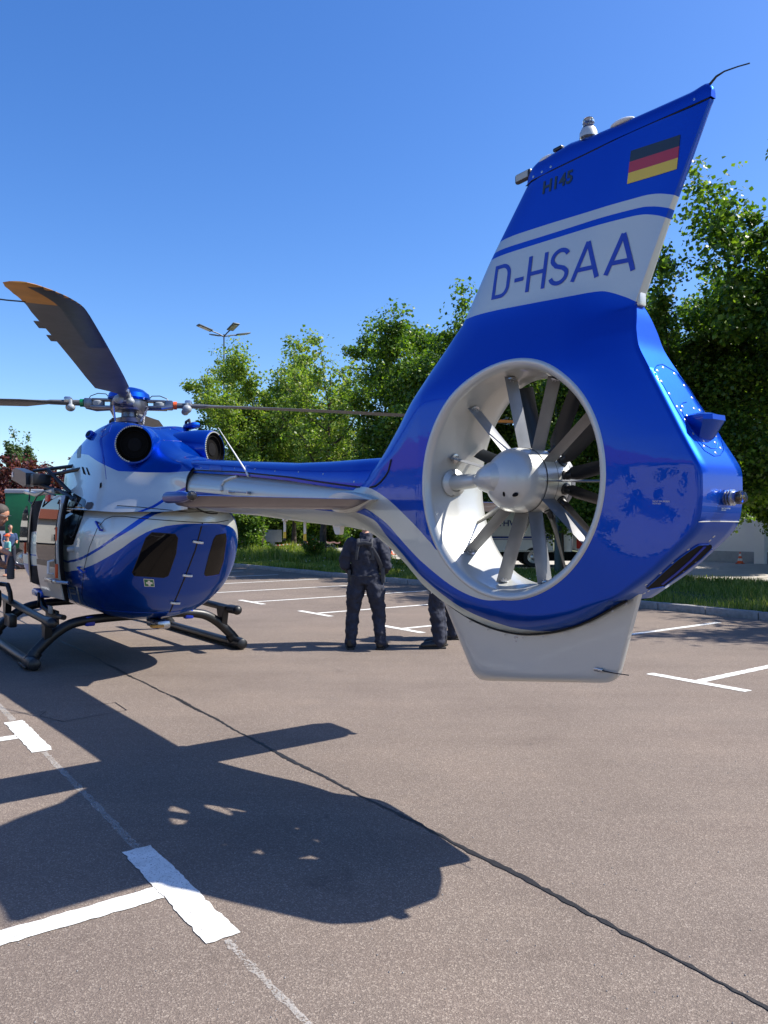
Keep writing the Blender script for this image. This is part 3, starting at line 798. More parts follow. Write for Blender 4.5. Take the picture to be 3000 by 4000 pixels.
def car(loc, rz, mat, label):
    t = empty("parked_car", loc, rz, label, 'car')
    prof = [(-2.1, .35), (-2.15, .62), (-2.0, .85), (-1.1, .95), (-.45, 1.40), (.9, 1.42), (1.6, 1.0), (2.1, .92), (2.15, .5), (2.1, .33)]
    MB().prism(prof, -.82, .82, 'y').build("body", mat, t, sharp=25)
    MB().prism([(-1.0, .97), (-.47, 1.35), (.86, 1.37), (1.45, 1.02)], -.835, .835, 'y').build("window", M['window_dark'], t)
    MB().box((-2.1, 0, .68), (.1, 1.0, .22), bev=.02).build("grille", M['metal'], t)
    for y in (-.62, .62): MB().ball((-2.08, y, .7), .13, 12, (.5, 1, .8)).build("headlight", M['panel'], t)
    for x in (-1.35, 1.3):
        for y in (-.8, .8): MB().lathe([(0, -.1), (.2, -.1), (.31, -.1), (.32, 0), (.31, .1), (0, .1)], (x, y, .32), (0, 1, 0), 20).build("wheel", M['tyre'], t)
    return t
car(wp(905, 47, 0), R(75), simple("car_dark", (.02, .022, .03), .25, coat=1.0), 'dark car with a bright grille parked beyond the grass, right of the fuselage')

# long pale house across the lot, out of frame to the left: it shows only as a mirror image in the paint
hs = empty("apartment_house", (-56, 32, 0), R(90), 'long pale house with an orange tiled roof, left of the picture, mirrored in the paint', 'building')
MB().box((0, 6, 3.6), (126, 12, 6.4)).build("wall", M['wall_cream'], hs)
MB().prism([(-1.2, 6.3), (13.2, 6.3), (6, 9.6)], -64, 64, 'x').build("roof", M['roof_red'], hs)
wm = None
for fl_ in range(2):
    for k in range(30):
        if wm is None:
            wm = MB().box((0, 0, 0), (1.3, .12, 1.7), bev=.02).build("window", M['window_dark'], hs); o = wm
        else:
            o = wm.copy(); COL.objects.link(o); o.parent = hs
        o.location = (-60 + k * 4.1, -.02, 1.8 + fl_ * 2.8)
for k, (x, y, m_) in enumerate([(-44, 33, LIGHT), (-46, -18, MAPLE1), (-42, -24, LIGHT), (-44, 70, MAPLE2), (-14, -22, LIGHT), (10, -26, MAPLE2)]):
    plant(m_, Vector((x, y, 0)), k * 1.1, .9, ['tree before the north end of the pale house', 'tree on the lawn left of the camera', 'tree before the south end of the pale house', 'farthest tree left of the picture', 'tree behind the camera to the left', 'tree behind the camera to the right'][k])
# ================================================================== THE HELICOPTER
heli = empty("helicopter", HELI, LOT_RZ, 'blue and silver police helicopter with a ducted tail fan parked on the asphalt', 'helicopter')
DC = (-6.99, 1.85); R0 = 0.653                    # fan duct: centre (s, z) and lip radius

LEAD = [(-6.985, 3.5), (-6.785, 3.27), (-6.685, 3.152), (-6.482, 2.877), (-6.449, 2.837), (-6.38, 2.781), (-6.285, 2.69), (-6.212, 2.616), (-6.125, 2.518),
        (-6.035, 2.416), (-5.93, 2.297), (-5.79, 2.158), (-5.70, 2.07), (-5.60, 2.0), (-5.40, 1.975), (-5.2, 1.98)]
BOT = [(-5.2, 1.585), (-5.493, 1.553), (-5.657, 1.497), (-5.827, 1.418), (-6.029, 1.305), (-6.203, 1.187), (-6.38, 1.105), (-6.565, 1.040), (-6.72, 1.008), (-6.86, 0.995),
       (-7.0, 0.996), (-7.15, 1.018), (-7.296, 1.055), (-7.45, 1.115), (-7.60, 1.195), (-7.68, 1.237)]
REAR = [(-7.68, 1.237), (-7.776, 1.300), (-7.901, 1.386), (-8.058, 1.524), (-8.115, 1.585), (-8.138, 1.64), (-8.147, 1.719), (-8.147, 1.80), (-8.143, 1.845), (-8.122, 1.89),
        (-8.048, 2.01), (-7.909, 2.242), (-7.83, 2.37), (-7.785, 2.45), (-7.762, 2.53), (-7.745, 2.60), (-7.721, 2.671), (-7.737, 2.716), (-7.878, 3.037), (-8.095, 3.5)]
TOP = [(-8.095, 3.5), (-6.985, 3.5)]
def dist_poly(P, poly):
    P = np.asarray(P, float); d = np.full(len(P), 1e9)
    for (a, b) in zip(poly[:-1], poly[1:]):
        a = np.array(a); b = np.array(b); ab = b - a
        t = np.clip(((P - a) @ ab) / (ab @ ab), 0, 1)
        d = np.minimum(d, np.linalg.norm(P - (a + t[:, None] * ab), axis=1))
    return d
def sstep(x, a, b):
    t = np.clip((x - a) / (b - a), 0, 1); return t * t * (3 - 2 * t)
def tail_w(P):
    P = np.asarray(P, float); s, z = P[:, 0], P[:, 1]
    base = 0.20 + (s + 7.0) * 0.05
    base = np.where(s > -6.3, np.interp(-s, [5.2, 5.6, 6.0, 6.3], [.198, .205, .22, .235]), base)
    fin = np.interp(z, [2.8, 3.5], [.060, .046])
    k = sstep(z, 2.33, 2.86); Wi = base * (1 - k) + fin * k
    Wr = np.interp(z, [1.2, 1.88, 2.01, 2.24, 2.43, 2.53, 2.60, 2.66, 2.72, 3.04, 3.5, 3.62], [.165, .170, .160, .136, .113, .094, .065, .036, .030, .022, .015, .013])
    dl, db, dr = dist_poly(P, LEAD), dist_poly(P, BOT), dist_poly(P, REAR)
    W = Wr + (Wi - Wr) * sstep(dr, 0, .42)
    Dl = np.interp(z, [1.98, 2.1, 2.5, 2.9, 3.5], [.20, .26, .30, .20, .16])
    Db = np.interp(-s, [5.2, 6.3, 6.9, 7.2, 7.5, 7.68], [.20, .20, .16, .10, .05, .012])
    el = lambda d, D: np.sqrt(np.clip(1 - (1 - np.minimum(d / D, 1)) ** 2, 0, 1))
    return W * el(dl, Dl) * el(db, Db)
def resample(poly, step):
    out = []
    for a, b in zip(poly[:-1], poly[1:]):
        n = max(1, int(math.hypot(b[0] - a[0], b[1] - a[1]) / step))
        out += [(a[0] + (b[0] - a[0]) * i / n, a[1] + (b[1] - a[1]) * i / n) for i in range(n)]
    return out + [poly[-1]]
def smooth_poly(poly, n=6): return [tuple(p) for p in crom(poly, n)]
B1T = [(-6.5, 3.26), (-6.836, 3.244), (-7.165, 3.222), (-7.462, 3.197), (-7.685, 3.182), (-7.80, 3.172), (-7.898, 3.139), (-8.05, 3.06)]
B1B = [(-6.5, 3.21), (-6.798, 3.191), (-7.217, 3.162), (-7.685, 3.132), (-7.799, 3.115), (-7.888, 3.079), (-8.0, 3.02)]
B2T = [(-6.5, 3.17), (-6.768, 3.157), (-7.217, 3.130), (-7.631, 3.103), (-7.738, 3.093), (-7.799, 3.076), (-7.869, 3.043), (-8.0, 2.96)]
B2B = [(-6.3, 2.866), (-6.537, 2.857), (-6.798, 2.843), (-7.084, 2.817), (-7.343, 2.792), (-7.509, 2.778), (-7.576, 2.759), (-7.664, 2.715), (-7.748, 2.666), (-7.9, 2.6)]
SUP = [(-5.2, 1.915), (-5.57, 1.872), (-5.724, 1.855), (-5.85, 1.815), (-5.988, 1.753), (-6.136, 1.671), (-6.292, 1.578), (-6.40, 1.50), (-6.5, 1.46), (-6.7, 1.7), (-8.2, 1.7)]
SLO = [(-5.2, 1.745), (-5.549, 1.738), (-5.694, 1.712), (-5.814, 1.668), (-5.94, 1.612), (-6.055, 1.540), (-6.215, 1.440), (-6.411, 1.330), (-6.581, 1.248), (-6.72, 1.203), (-6.85, 1.182), (-6.965, 1.188), (-7.05, 1.202), (-7.12, 1.225), (-7.22, 1.32), (-7.35, 1.7), (-7.5, 2.0), (-8.2, 2.1)]
SDN = [(-5.2, 1.702), (-5.45, 1.702), (-5.602, 1.682), (-5.72, 1.655), (-5.80, 1.630), (-5.86, 1.590), (-5.93, 1.530), (-6.072, 1.438), (-6.307, 1.285), (-6.524, 1.170), (-6.726, 1.094), (-6.975, 1.042), (-7.158, 1.030), (-7.4, 1.03), (-7.55, .9), (-8.2, .9)]
def fcurve(s, pts):
    c = crom(pts, 6); o = np.argsort(c[:, 0]); return np.interp(s, c[o, 0], c[o, 1])
def tail_livery(me):
    c = coords(me); s, z = c[:, 0], c[:, 2]
    fin = z > 2.4
    A = np.where(fin, z - fcurve(s, B1B), z - fcurve(s, SLO)); B = np.where(fin, z - fcurve(s, B1T), z - fcurve(s, SUP))
    Cc = np.where(fin, z - fcurve(s, B2B), 0.1); D = np.where(fin, z - fcurve(s, B2T), z - fcurve(s, SDN))
    set_livery(me, A, B, Cc, D)

def build_tail():
    lead = resample(smooth_poly(LEAD[:13], 4) + LEAD[13:], .022)
    bot = resample(smooth_poly(BOT, 3), .022); rear = resample(smooth_poly(REAR[:17], 3)[:-1] + REAR[16:], .020); top = resample(TOP, .03)
    end = resample([LEAD[-1], BOT[0]], .02)
    kinds = []; B = []
    for pl, k in ((lead, 'l'), (end, 'e'), (bot, 'b'), (rear, 'r'), (top, 't')):
        for p in pl[:-1]: B.append(p); kinds.append(k)
    n = len(B); B = np.array(B); C = np.array(DC)
    dirs = (B - C) / np.linalg.norm(B - C, axis=1)[:, None]; I = C + dirs * R0
    lam = [1 - (1 - t) ** 1.7 for t in np.linspace(0, 1, 50)]
    lam[-1] = 1.0; lam.insert(-1, None)
    rings = []
    for i, l in enumerate(lam):
        if l is None:
            L = np.linalg.norm(B - I, axis=1); rings.append(B - dirs * np.minimum(.012, L * .3)[:, None])
        else:
            Lk = np.linalg.norm(B - I, axis=1); rm = (np.array(kinds) == 'r').astype(float); rm = np.convolve(np.concatenate([rm[-12:], rm, rm[:12]]), np.ones(13) / 13, 'same')[12:-12]; fk = 1 - rm * .024 / Lk if l < 1 else np.ones(n)
            rings.append(I + (B - I) * (l * fk)[:, None])
    P = np.concatenate(rings); W = tail_w(P)
    m = len(rings)
    # small bevel along the flat rear face
    for k in range(n):
        if kinds[k] == 'r': W[(m - 1) * n + k] = max(.004, W[(m - 2) * n + k] - .010)
        if kinds[k] == 't': W[(m - 1) * n + k] = W[(m - 2) * n + k]
    V = [(P[i, 0], W[i], P[i, 1]) for i in range(len(P))] + [(P[i, 0], -W[i], P[i, 1]) for i in range(len(P))]
    O = len(P); F = []
    for r in range(m - 1):
        for k in range(n):
            a, b = r * n + k, r * n + (k + 1) % n; c, d = (r + 1) * n + (k + 1) % n, (r + 1) * n + k
            F.append((a, b, c, d)); F.append((O + d, O + c, O + b, O + a))
    e0 = (m - 1) * n
    for k in range(n):
        if kinds[k] in 'rt':
            k2 = (k + 1) % n; NS = 6; prev = (e0 + k, e0 + k2)
            for q in range(1, NS + 1):
                t = q / NS
                if q == NS: cur = (O + e0 + k, O + e0 + k2)
                else:
                    ids = []
                    for kk in (k, k2):
                        w = W[e0 + kk]; V.append((P[e0 + kk, 0] , w * (1 - 2 * t), P[e0 + kk, 1])); ids.append(len(V) - 1)
                    cur = tuple(ids)
                F.append((prev[0], cur[0], cur[1], prev[1])); prev = cur
    me = to_mesh("tail_fin", V, F, True)
    bm = bmesh.new(); bm.from_mesh(me); bmesh.ops.remove_doubles(bm, verts=bm.verts, dist=.0006); bmesh.ops.dissolve_degenerate(bm, dist=.0002, edges=bm.edges)
    bmesh.ops.recalc_face_normals(bm, faces=bm.faces); bm.to_mesh(me); bm.free()
    me.shade_smooth(); me.set_sharp_from_angle(angle=R(50)); me.update()
    tail_livery(me)
    return link("tail_fin", me, M['livery'], heli)
tail = build_tail()
def bvh_of(objs):
    vs = []; fs = []
    for o in objs:
        k = len(vs); vs += [v.co.copy() for v in o.data.vertices]; fs += [tuple(i + k for i in p.vertices) for p in o.data.polygons]
    return BVHTree.FromPolygons(vs, fs)
TB = bvh_of([tail])
def hit(px, py, T):
    d = along(px, py); p, nrm, i, dd = T.ray_cast(EYE, d)
    if p is None: return None, None
    if nrm.dot(d) > 0: nrm = -nrm
    return p, nrm
def on_tail(s, z, off=.003):
    return Vector((s, float(tail_w([(s, z)])[0]) + off, z))

def patch(name, poly, T, mat, parent, off=.004, grid=10, thick=0.0):
    """a panel that lies on the skin: its outline is dropped along sight lines on to the surface"""
    P2 = resample(list(poly) + [poly[0]], grid)[:-1]
    xs = [p[0] for p in P2]; ys = [p[1] for p in P2]; n = len(P2); pts = [Vector(p) for p in P2]
    def inside(x, y):
        c = False; j = n - 1
        for i in range(n):
            if (ys[i] > y) != (ys[j] > y) and x < (xs[j] - xs[i]) * (y - ys[i]) / (ys[j] - ys[i]) + xs[i]: c = not c
            j = i
        return c
    x = min(xs) + grid * .5
    while x < max(xs):
        y = min(ys) + grid * .5
        while y < max(ys):
            if inside(x, y) and min((Vector((x, y)) - p).length for p in pts[:n]) > grid * .45: pts.append(Vector((x, y)))
            y += grid
        x += grid
    vs, es, fs, *_ = delaunay_2d_cdt(pts, [], [list(range(n))], 2, 1e-3)
    V = []; bad = set()
    for v in vs:
        p, nr = hit(v.x, v.y, T)
        if p is None: V.append(Vector((0, 0, 0))); bad.add(len(V) - 1); continue
        V.append(p + nr * off)
    fs = [f for f in fs if not any(i in bad for i in f)]
    if not fs: return None
    used = sorted({i for f in fs for i in f}); ren = {o: k for k, o in enumerate(used)}
    me = to_mesh(name, [V[i] for i in used], [[ren[i] for i in f] for f in fs], True)
    return link(name, me, mat, parent)
def seam(name, px_pts, T, mat, parent, r=.0035, off=.0, n=6, step=12):
    pts = []
    for q in resample(px_pts, step):
        p, nr = hit(q[0], q[1], T)
        if p is not None: pts.append(p + nr * off)
    if len(pts) < 2: return None
    return MB().tube(pts, r, n).build(name, mat, parent, recalc=False)

# fin cap with its row of screws
def strip_skin(name, top_pts, bottom_z, mat, parent, extra=.002):
    s0, s1 = top_pts[0][0], top_pts[-1][0]; V = []; F = []; ns = 60; nz = 6
    c = sorted(top_pts, key=lambda p: -p[0])
    for sgn in (1, -1):
        b = len(V)
        for i in range(ns + 1):
            s = s0 + (s1 - s0) * i / ns; zt = float(np.interp(-s, [-p[0] for p in c], [p[1] for p in c]))
            w = float(np.interp(-s, [6.985, 7.0, 7.06, 7.2, 7.6, 8.095], [.004, .018, .034, .046, .045, .016])) + extra
            for j in range(nz + 1):
                t = j / nz; z = bottom_z + (zt - bottom_z) * t
                V.append((s, sgn * w * math.sqrt(max(0, 1 - (t ** 3) * .96)), z))
        for i in range(ns):
            for j in range(nz):
                a = b + i * (nz + 1) + j; F.append((a, a + 1, a + nz + 2, a + nz + 1))
    o = (ns + 1) * (nz + 1)
    for i in range(ns):
        a = i * (nz + 1) + nz; F.append((a, a + nz + 1, o + a + nz + 1, o + a))
    for j in range(nz):
        F.append((j, j + 1, o + j + 1, o + j)); a = ns * (nz + 1) + j; F.append((a, a + 1, o + a + 1, o + a))
    mb = MB().add(V, F); return mb.build(name, mat, parent, sharp=50)
cap = strip_skin("fin_cap", [(-6.985, 3.508), (-7.000, 3.560), (-7.03, 3.595), (-7.075, 3.612), (-7.2, 3.614), (-7.30, 3.622), (-7.46, 3.602), (-7.60, 3.592), (-7.8, 3.583), (-8.0, 3.575), (-8.06, 3.582), (-8.10, 3.574), (-8.101, 3.55)], 3.506, M['blue'], heli)
MB().tube([(-6.99, .02, 3.502), (-7.06, .045, 3.502), (-7.5, .0465, 3.502), (-8.09, .018, 3.502)], .0028, 6).build("cap_joint", M['rubber'], heli)
scr = None
def screw(p, nrm, r=.0075, parent=heli):
    global scr
    if scr is None:
        scr = MB().lathe([(1.0, 0), (.92, .35), (.35, .5), (.30, .2), (0, .2)], (0, 0, 0), (0, 0, 1), 10).build("screw", M['metal'], parent, recalc=False); o = scr
    else:
        o = scr.copy(); COL.objects.link(o); o.parent = parent
    o.location = p; o.rotation_euler = nrm.to_track_quat('Z', 'Y').to_euler(); o.scale = (r, r, r * .6)
for x, y in [(385, 690), (435, 662), (487, 637), (571, 595), (652, 553), (736, 512), (824, 467), (916, 421), (1013, 373), (1115, 322), (1242, 260)]:
    px, py = 1800 + x * .7233, 200 + y * .7233
    d = along(px, py); t = (.046 - 3.2) / d.y; p = EYE + d * t; screw(Vector((p.x, float(np.interp(-p.x, [7, 7.06, 7.2, 8.09], [.02, .036, .048, .018])), 3.525)), Vector((0, 1, 0)))
Z5 = lambda a, b: (2300 + a * .6103, 1150 + b * .6103)
for q in [(475, 468), (440, 487), (437, 528), (465, 556), (548, 508), (610, 583), (515, 635), (660, 662), (565, 718), (600, 718), (593, 745), (673, 730), (710, 742), (630, 778), (617, 803),
          (668, 890), (813, 907), (735, 938), (808, 948), (738, 972), (843, 984), (811, 1014), (775, 1575), (800, 1550), (783, 1630), (637, 1633), (537, 1718), (683, 1712), (460, 1783), (607, 1773), (367, 1857), (510, 1847), (383, 1898), (355, 1913)]:
    p, nr = hit(*Z5(*q), TB)
    if p: screw(p, nr)
pan = [Z5(*q) for q in [(418, 480), (435, 455), (470, 447), (560, 500), (640, 600), (700, 700), (790, 800), (850, 930), (862, 1000), (840, 1030), (800, 1035), (740, 1000), (660, 900), (560, 735), (480, 590), (425, 510)]]
seam("panel_joint", pan + [pan[0]], TB, M['blue'], heli, .0028)
seam("panel_joint", [Z5(*q) for q in [(585, 715), (600, 695), (625, 690)]] , TB, M['blue'], heli, .0028)
seam("panel_joint", [Z5(*q) for q in [(585, 715), (600, 760), (650, 860), (720, 950), (780, 985), (815, 985), (822, 950)]], TB, M['blue'], heli, .0028)
seam("edge_joint", [Z5(*q) for q in [(703, 1455), (800, 1452), (960, 1455)]], TB, M['silver'], heli, .0028)
# light housing on the rear face, tail light, cooling slot
def local(px, py, u):
    d = along(px, py); return EYE + d * ((u - 3.2) / d.y)
hb = MB()
c0 = Vector((-8.00, -.02, 2.075))
top_ = [(.03, .085), (.03, -.085), (-.09, -.085), (-.115, -.05), (-.115, .05), (-.09, .085)]
bot_ = [(-.02, .055), (-.02, -.055), (-.05, -.055), (-.06, -.03), (-.06, .03), (-.05, .055)]
vs = [c0 + Vector((a, b, .018)) for a, b in top_] + [c0 + Vector((a * 1.02, b * 1.02, -.005)) for a, b in top_] + [c0 + Vector((a, b, -.095)) for a, b in bot_]
fs = [tuple(range(6)), tuple(range(17, 11, -1))] + [(i, (i + 1) % 6, 6 + (i + 1) % 6, 6 + i) for i in range(6)] + [(6 + i, 6 + (i + 1) % 6, 12 + (i + 1) % 6, 12 + i) for i in range(6)]
hb.add(vs, fs); hs_ = hb.build("light_housing", M['blue'], heli, sharp=30)
MB().lathe([(0, .012), (.05, .011), (.075, 0)], c0 + Vector((-.03, 0, .02)), (0, 0, 1), 20).build("housing_cap", M['blue'], hs_)
tl = MB().lathe([(.034, 0), (.034, .008), (.026, .01), (.026, .014), (.036, .016), (.036, .022), (.026, .024), (.026, .028), (.036, .03), (.036, .036), (.028, .038), (.030, .055)], (-8.143, -.03, 1.722), (-1, 0, 0), 20).build("tail_light", M['metal'], heli)
MB().lathe([(.030, .055), (.030, .07), (.022, .088), (0, .095)], (-8.143, -.03, 1.722), (-1, 0, 0), 20).build("lens", M['clear'], tl)
MB().ball((-8.205, -.03, 1.722), .014, 8).build("bulb", M['gold'], tl)
patch("cooling_slot", [Z5(*q) for q in [(375, 1868), (365, 1880), (385, 1885), (480, 1868), (600, 1782), (720, 1690), (785, 1625), (787, 1605), (765, 1598), (700, 1602), (640, 1640), (560, 1700), (470, 1780)]], TB, M['dark'], heli, .002, 9)
seam("slot_lip", [Z5(*q) for q in [(375, 1868), (470, 1780), (560, 1700), (640, 1640), (700, 1602), (765, 1598)]], TB, M['blue'], heli, .006)
seam("slot_lip", [Z5(*q) for q in [(385, 1885), (480, 1868), (600, 1782), (720, 1690), (785, 1625)]], TB, M['blue'], heli, .006)
seam("slot_vane", [Z5(*q) for q in [(470, 1850), (560, 1780), (650, 1700), (740, 1610)]], TB, M['decal_blue'], heli, .010)

# ---- writing and flag on the fin
def strokes(lines, w):
    """thick polylines in 2D -> (verts, faces); mitred"""
    V = []; F = []
    for ln in lines:
        ln = [p for i, p in enumerate(ln) if i == 0 or math.hypot(p[0] - ln[i - 1][0], p[1] - ln[i - 1][1]) > 1e-4]
        closed = ln[0] == ln[-1] and len(ln) > 2; pts = [Vector(p) for p in (ln[:-1] if closed else ln)]; n = len(pts); b = len(V)
        for i, p in enumerate(pts):
            a = pts[(i - 1) % n] if (closed or i > 0) else None; c = pts[(i + 1) % n] if (closed or i < n - 1) else None
            d1 = (p - a).normalized() if a is not None else (c - p).normalized(); d2 = (c - p).normalized() if c is not None else d1
            n1 = Vector((-d1.y, d1.x)); n2 = Vector((-d2.y, d2.x)); mt = (n1 + n2)
            mt = mt.normalized() * min(2.2, 1 / max(.35, mt.normalized().dot(n1))) if mt.length > 1e-6 else n1
            V += [p + mt * w / 2, p - mt * w / 2]
        for i in range(n if closed else n - 1):
            j = (i + 1) % n; F.append((b + 2 * i, b + 2 * i + 1, b + 2 * j + 1, b + 2 * j))
    return V, F
arc = lambda cx, cy, rx, ry, a0, a1, n=10: [(cx + rx * math.cos(R(a0 + (a1 - a0) * i / n)), cy + ry * math.sin(R(a0 + (a1 - a0) * i / n))) for i in range(n + 1)]
def fin_text(name, lines, w, s0, z0, sx, sz, drop, slant, mat):
    vs = []; F = []
    for k, ln in enumerate(lines):
        V, f_ = strokes([ln], w); b = len(vs); F += [tuple(i + b for i in f) for f in f_]
        for v in V:
            s = s0 - v.x * sx - v.y * slant; z = z0 + v.y * sz - v.x * sx * drop; vs.append(on_tail(s, z, .0020 + .0003 * (k % 3)))
    me = to_mesh(name, vs, F, False); return link(name, me, mat, heli)
hw = .085
Dg = [(.06, .06), (.06, .94), (.30, .94)] + arc(.30, .66, .24, .28, 90, 0) + [(.54, .34)] + arc(.30, .34, .24, .28, 0, -90) + [(.06, .06)]
def sh(l, dx): return [(x + dx, y) for x, y in l]
Sg = arc(.30, .72, .235, .225, 25, 190, 12) + [(.10, .63), (.20, .53), (.42, .45), (.52, .36)] + arc(.30, .275, .24, .22, 10, -165, 12)
LET = [sh(Dg, 0), sh([(.06, .42), (.36, .42)], .70), sh([(.06, .0), (.06, 1)], 1.17), sh([(.56, .0), (.56, 1)], 1.17), sh([(.06, .50), (.56, .50)], 1.17), sh(Sg, 1.88),
       sh([(.0, .0), (.33, .98)], 2.62), sh([(.66, .0), (.33, .98)], 2.62), sh([(.11, .28), (.55, .28)], 2.62),
       sh([(.0, .0), (.33, .98)], 3.50), sh([(.66, .0), (.33, .98)], 3.50), sh([(.11, .28), (.55, .28)], 3.50)]
fin_text("registration_lettering", LET, .115, -6.752, 2.912, .2285, .190, .080, .030, M['decal_blue'])
def fin_font(name, txt, size, s0, z0, mat, bold=0, xs=1.0, slant=0.0, drop=0.04, off=.0024):
    me = font_mesh(txt, size, bold, xs=xs)
    for v in me.vertices:
        s = s0 - v.co.x - v.co.y * slant; z = z0 + v.co.y - v.co.x * drop; v.co = on_tail(s, z, off)
    me.materials.append(mat); return link(name, me, None, heli)
fin_font("type_lettering", "H145", .090, -7.134, 3.399, M['flag_black'], .0026, 1.06, .12, .035)
fin_font("caution_lettering", "NICHT DRUECKEN\nNO PUSH", .0105, -7.902, 1.706, M['metal'], 0, 1.0)
def rear_font(txt, size, u0, z0):
    me = font_mesh(txt, size)
    for v in me.vertices: v.co = Vector((-8.151, u0 - v.co.x, z0 + v.co.y))
    me.materials.append(M['metal']); return link("caution_lettering", me, None, heli)
rear_font("NICHT DRUECKEN\nNO PUSH", .0085, .02, 1.672)
fz = [(3.412, 3.395), (3.361, 3.345), (3.310, 3.294), (3.260, 3.244)]
fsx = [(-7.701, -7.952), (-7.693, -7.946), (-7.686, -7.940), (-7.678, -7.933)]
for k, mt in enumerate(('flag_black', 'flag_red', 'gold')):
    V = []; F = []; n = 12
    for i in range(n + 1):
        for j in range(5):
            t = i / n; q = k + j / 4
            kk = min(2, int(q)); fr2 = q - kk
            a = [fsx[kk][e] * (1 - fr2) + fsx[kk + 1][e] * fr2 for e in (0, 1)]; b = [fz[kk][e] * (1 - fr2) + fz[kk + 1][e] * fr2 for e in (0, 1)]
            V.append(on_tail(a[0] * (1 - t) + a[1] * t, b[0] * (1 - t) + b[1] * t, .0022))
    for i in range(n):
        for j in range(4): a = i * 5 + j; F.append((a, a + 1, a + 6, a + 5))
    link("flag_band", to_mesh("flag_band", V, F, True), M[mt], heli)
# beacon, domes and whip aerials on the cap
bc = MB().lathe([(.046, 0), (.046, .026), (.040, .038), (.037, .046)], (-7.41, 0, 3.605), (0, 0, 1), 24).build("beacon", M['silver'], heli)
MB().lathe([(.031, .046), (.031, .085), (.025, .100), (0, .106)], (-7.41, 0, 3.605), (0, 0, 1), 24).build("dome", M['clear'], bc)
MB().lathe([(.018, .05), (.026, .058), (.012, .066), (.022, .078), (.010, .086), (.012, .10), (0, .104)], (-7.41, 0, 3.605), (0, 0, 1), 14).build("lamp", M['metal'], bc)
MB().ball((-7.62, 0, 3.592), .070, 20, (1, .55, .26)).build("antenna_dome", M['white'], heli)
MB().ball((-7.135, 0, 3.602), .062, 20, (1, .5, .30)).build("antenna_dome", M['white'], heli)
MB().box((-7.21, 0, 3.628), (.06, .03, .018), bev=.005).build("antenna_base", M['black'], heli)
bl_ = MB().box((-6.955, 0, 3.572), (.12, .03, .055), bev=.012).build("fin_light", M['black'], heli)
MB().box((-6.955, .016, 3.572), (.09, .006, .036)).build("lens", M['panel'], bl_)
MB().tube([(-8.085, 0, 3.572), (-8.115, 0, 3.592), (-8.15, -.005, 3.60), (-8.21, -.01, 3.594), (-8.262, -.01, 3.583)], [.006, .005, .0035, .003, .003], 8).build("static_wick", M['black'], heli)
hinge = MB().box((-7.725, 0, 2.70), (.03, .052, .08), bev=.008).build("hinge_bracket", M['silver'], heli)

# ---- duct, stator, hub, fan
def lip_w(a): return float(tail_w([(DC[0] + (R0 + .004) * math.cos(a), DC[1] + (R0 + .004) * math.sin(a))])[0])
V = []; F = []; n = 128
for k in range(n):
    a = 2 * math.pi * k / n; w = lip_w(a); rings = []
    rings.append((R0 + .010, w - .006)); rings.append((R0 + .004, w + .004))
    for t in (0, 20, 40, 60, 80, 90): rings.append((R0 - .006 - .040 * math.sin(R(t)), w + .007 - .045 * (1 - math.cos(R(t)))))
    rings.append((.600, w * .45)); rings.append((.583, .035)); rings.append((.578, .0)); rings.append((.578, -.09)); rings.append((.590, -w * .75)); rings.append((.612, -w + .01)); rings.append((.640, -w - .004)); rings.append((R0 + .010, -w + .004))
    for r, u in rings: V.append((DC[0] + r * math.cos(a), u, DC[1] + r * math.sin(a)))
m = len(V) // n
for k in range(n):
    for j in range(m - 1):
        a = k * m + j; b = ((k + 1) % n) * m + j; F.append((a, b, b + 1, a + 1))
me = to_mesh("fan_duct", V, F, True); link("fan_duct", me, M['silver'], heli)
def dp(r, ang, u):
    """point in the duct: angle clockwise from the top as seen from the left side (to the right = towards the tail end)"""
    return Vector((DC[0] - r * math.sin(R(ang)), u, DC[1] + r * math.cos(R(ang))))
hub = MB().lathe([(.0, .245), (.05, .242), (.10, .228), (.145, .195), (.172, .15), (.180, .10), (.181, .045)], (DC[0], 0, DC[1]), (0, 1, 0), 48).build("hub_fairing", M['silver'], heli)
MB().lathe([(.183, .045), (.183, -.04), (.178, -.042)], (DC[0], 0, DC[1]), (0, 1, 0), 48).build("hub_ring", M['silver'], hub)
MB().lathe([(.176, -.045), (.176, -.155), (.172, -.16)], (DC[0], 0, DC[1]), (0, 1, 0), 48).build("hub_drum", M['silver'], hub)
MB().lathe([(.170, -.162), (.168, -.20), (.14, -.225), (.0, -.235)], (DC[0], 0, DC[1]), (0, 1, 0), 48).build("hub_cap", M['vane_grey'], hub)
for yy, rr_ in ((.045, .1825), (-.042, .1805), (-.158, .1745)):
    MB().lathe([(rr_ + .0012, yy + .003), (rr_ + .0012, yy - .003)], (DC[0], 0, DC[1]), (0, 1, 0), 48).build("hub_joint", M['rubber'], hub, recalc=False)
# drive tube and its teardrop fairing
tz = DC[1] + .012
tb = MB().tube([(-6.38, .045, tz), (-6.48, .065, tz), (-6.63, .095, tz), (-6.70, .11, tz)], [.050, .048, .044, .036], 24).build("drive_tube", M['silver'], heli)
fp = [((-6.69, .115, tz), .034, .9), ((-6.72, .12, tz), .040, .9), ((-6.80, .145, tz), .072, 1.0), ((-6.88, .165, tz + .002), .092, 1.0), ((-6.95, .170, tz), .100, 1.0), ((-7.00, .150, tz), .085, 1.0), ((-7.04, .12, tz), .05, 1)]
MB().tube([p for p, r, f in fp], [r for p, r, f in fp], 28, flat_=1.0).build("tube_fairing", M['silver'], tb)
fl2 = MB(); fl2.prism([(-6.36, tz - .095), (-6.47, tz - .095), (-6.52, tz - .05), (-6.53, tz), (-6.52, tz + .05), (-6.47, tz + .095), (-6.36, tz + .095)], -.02, .02, 'y')
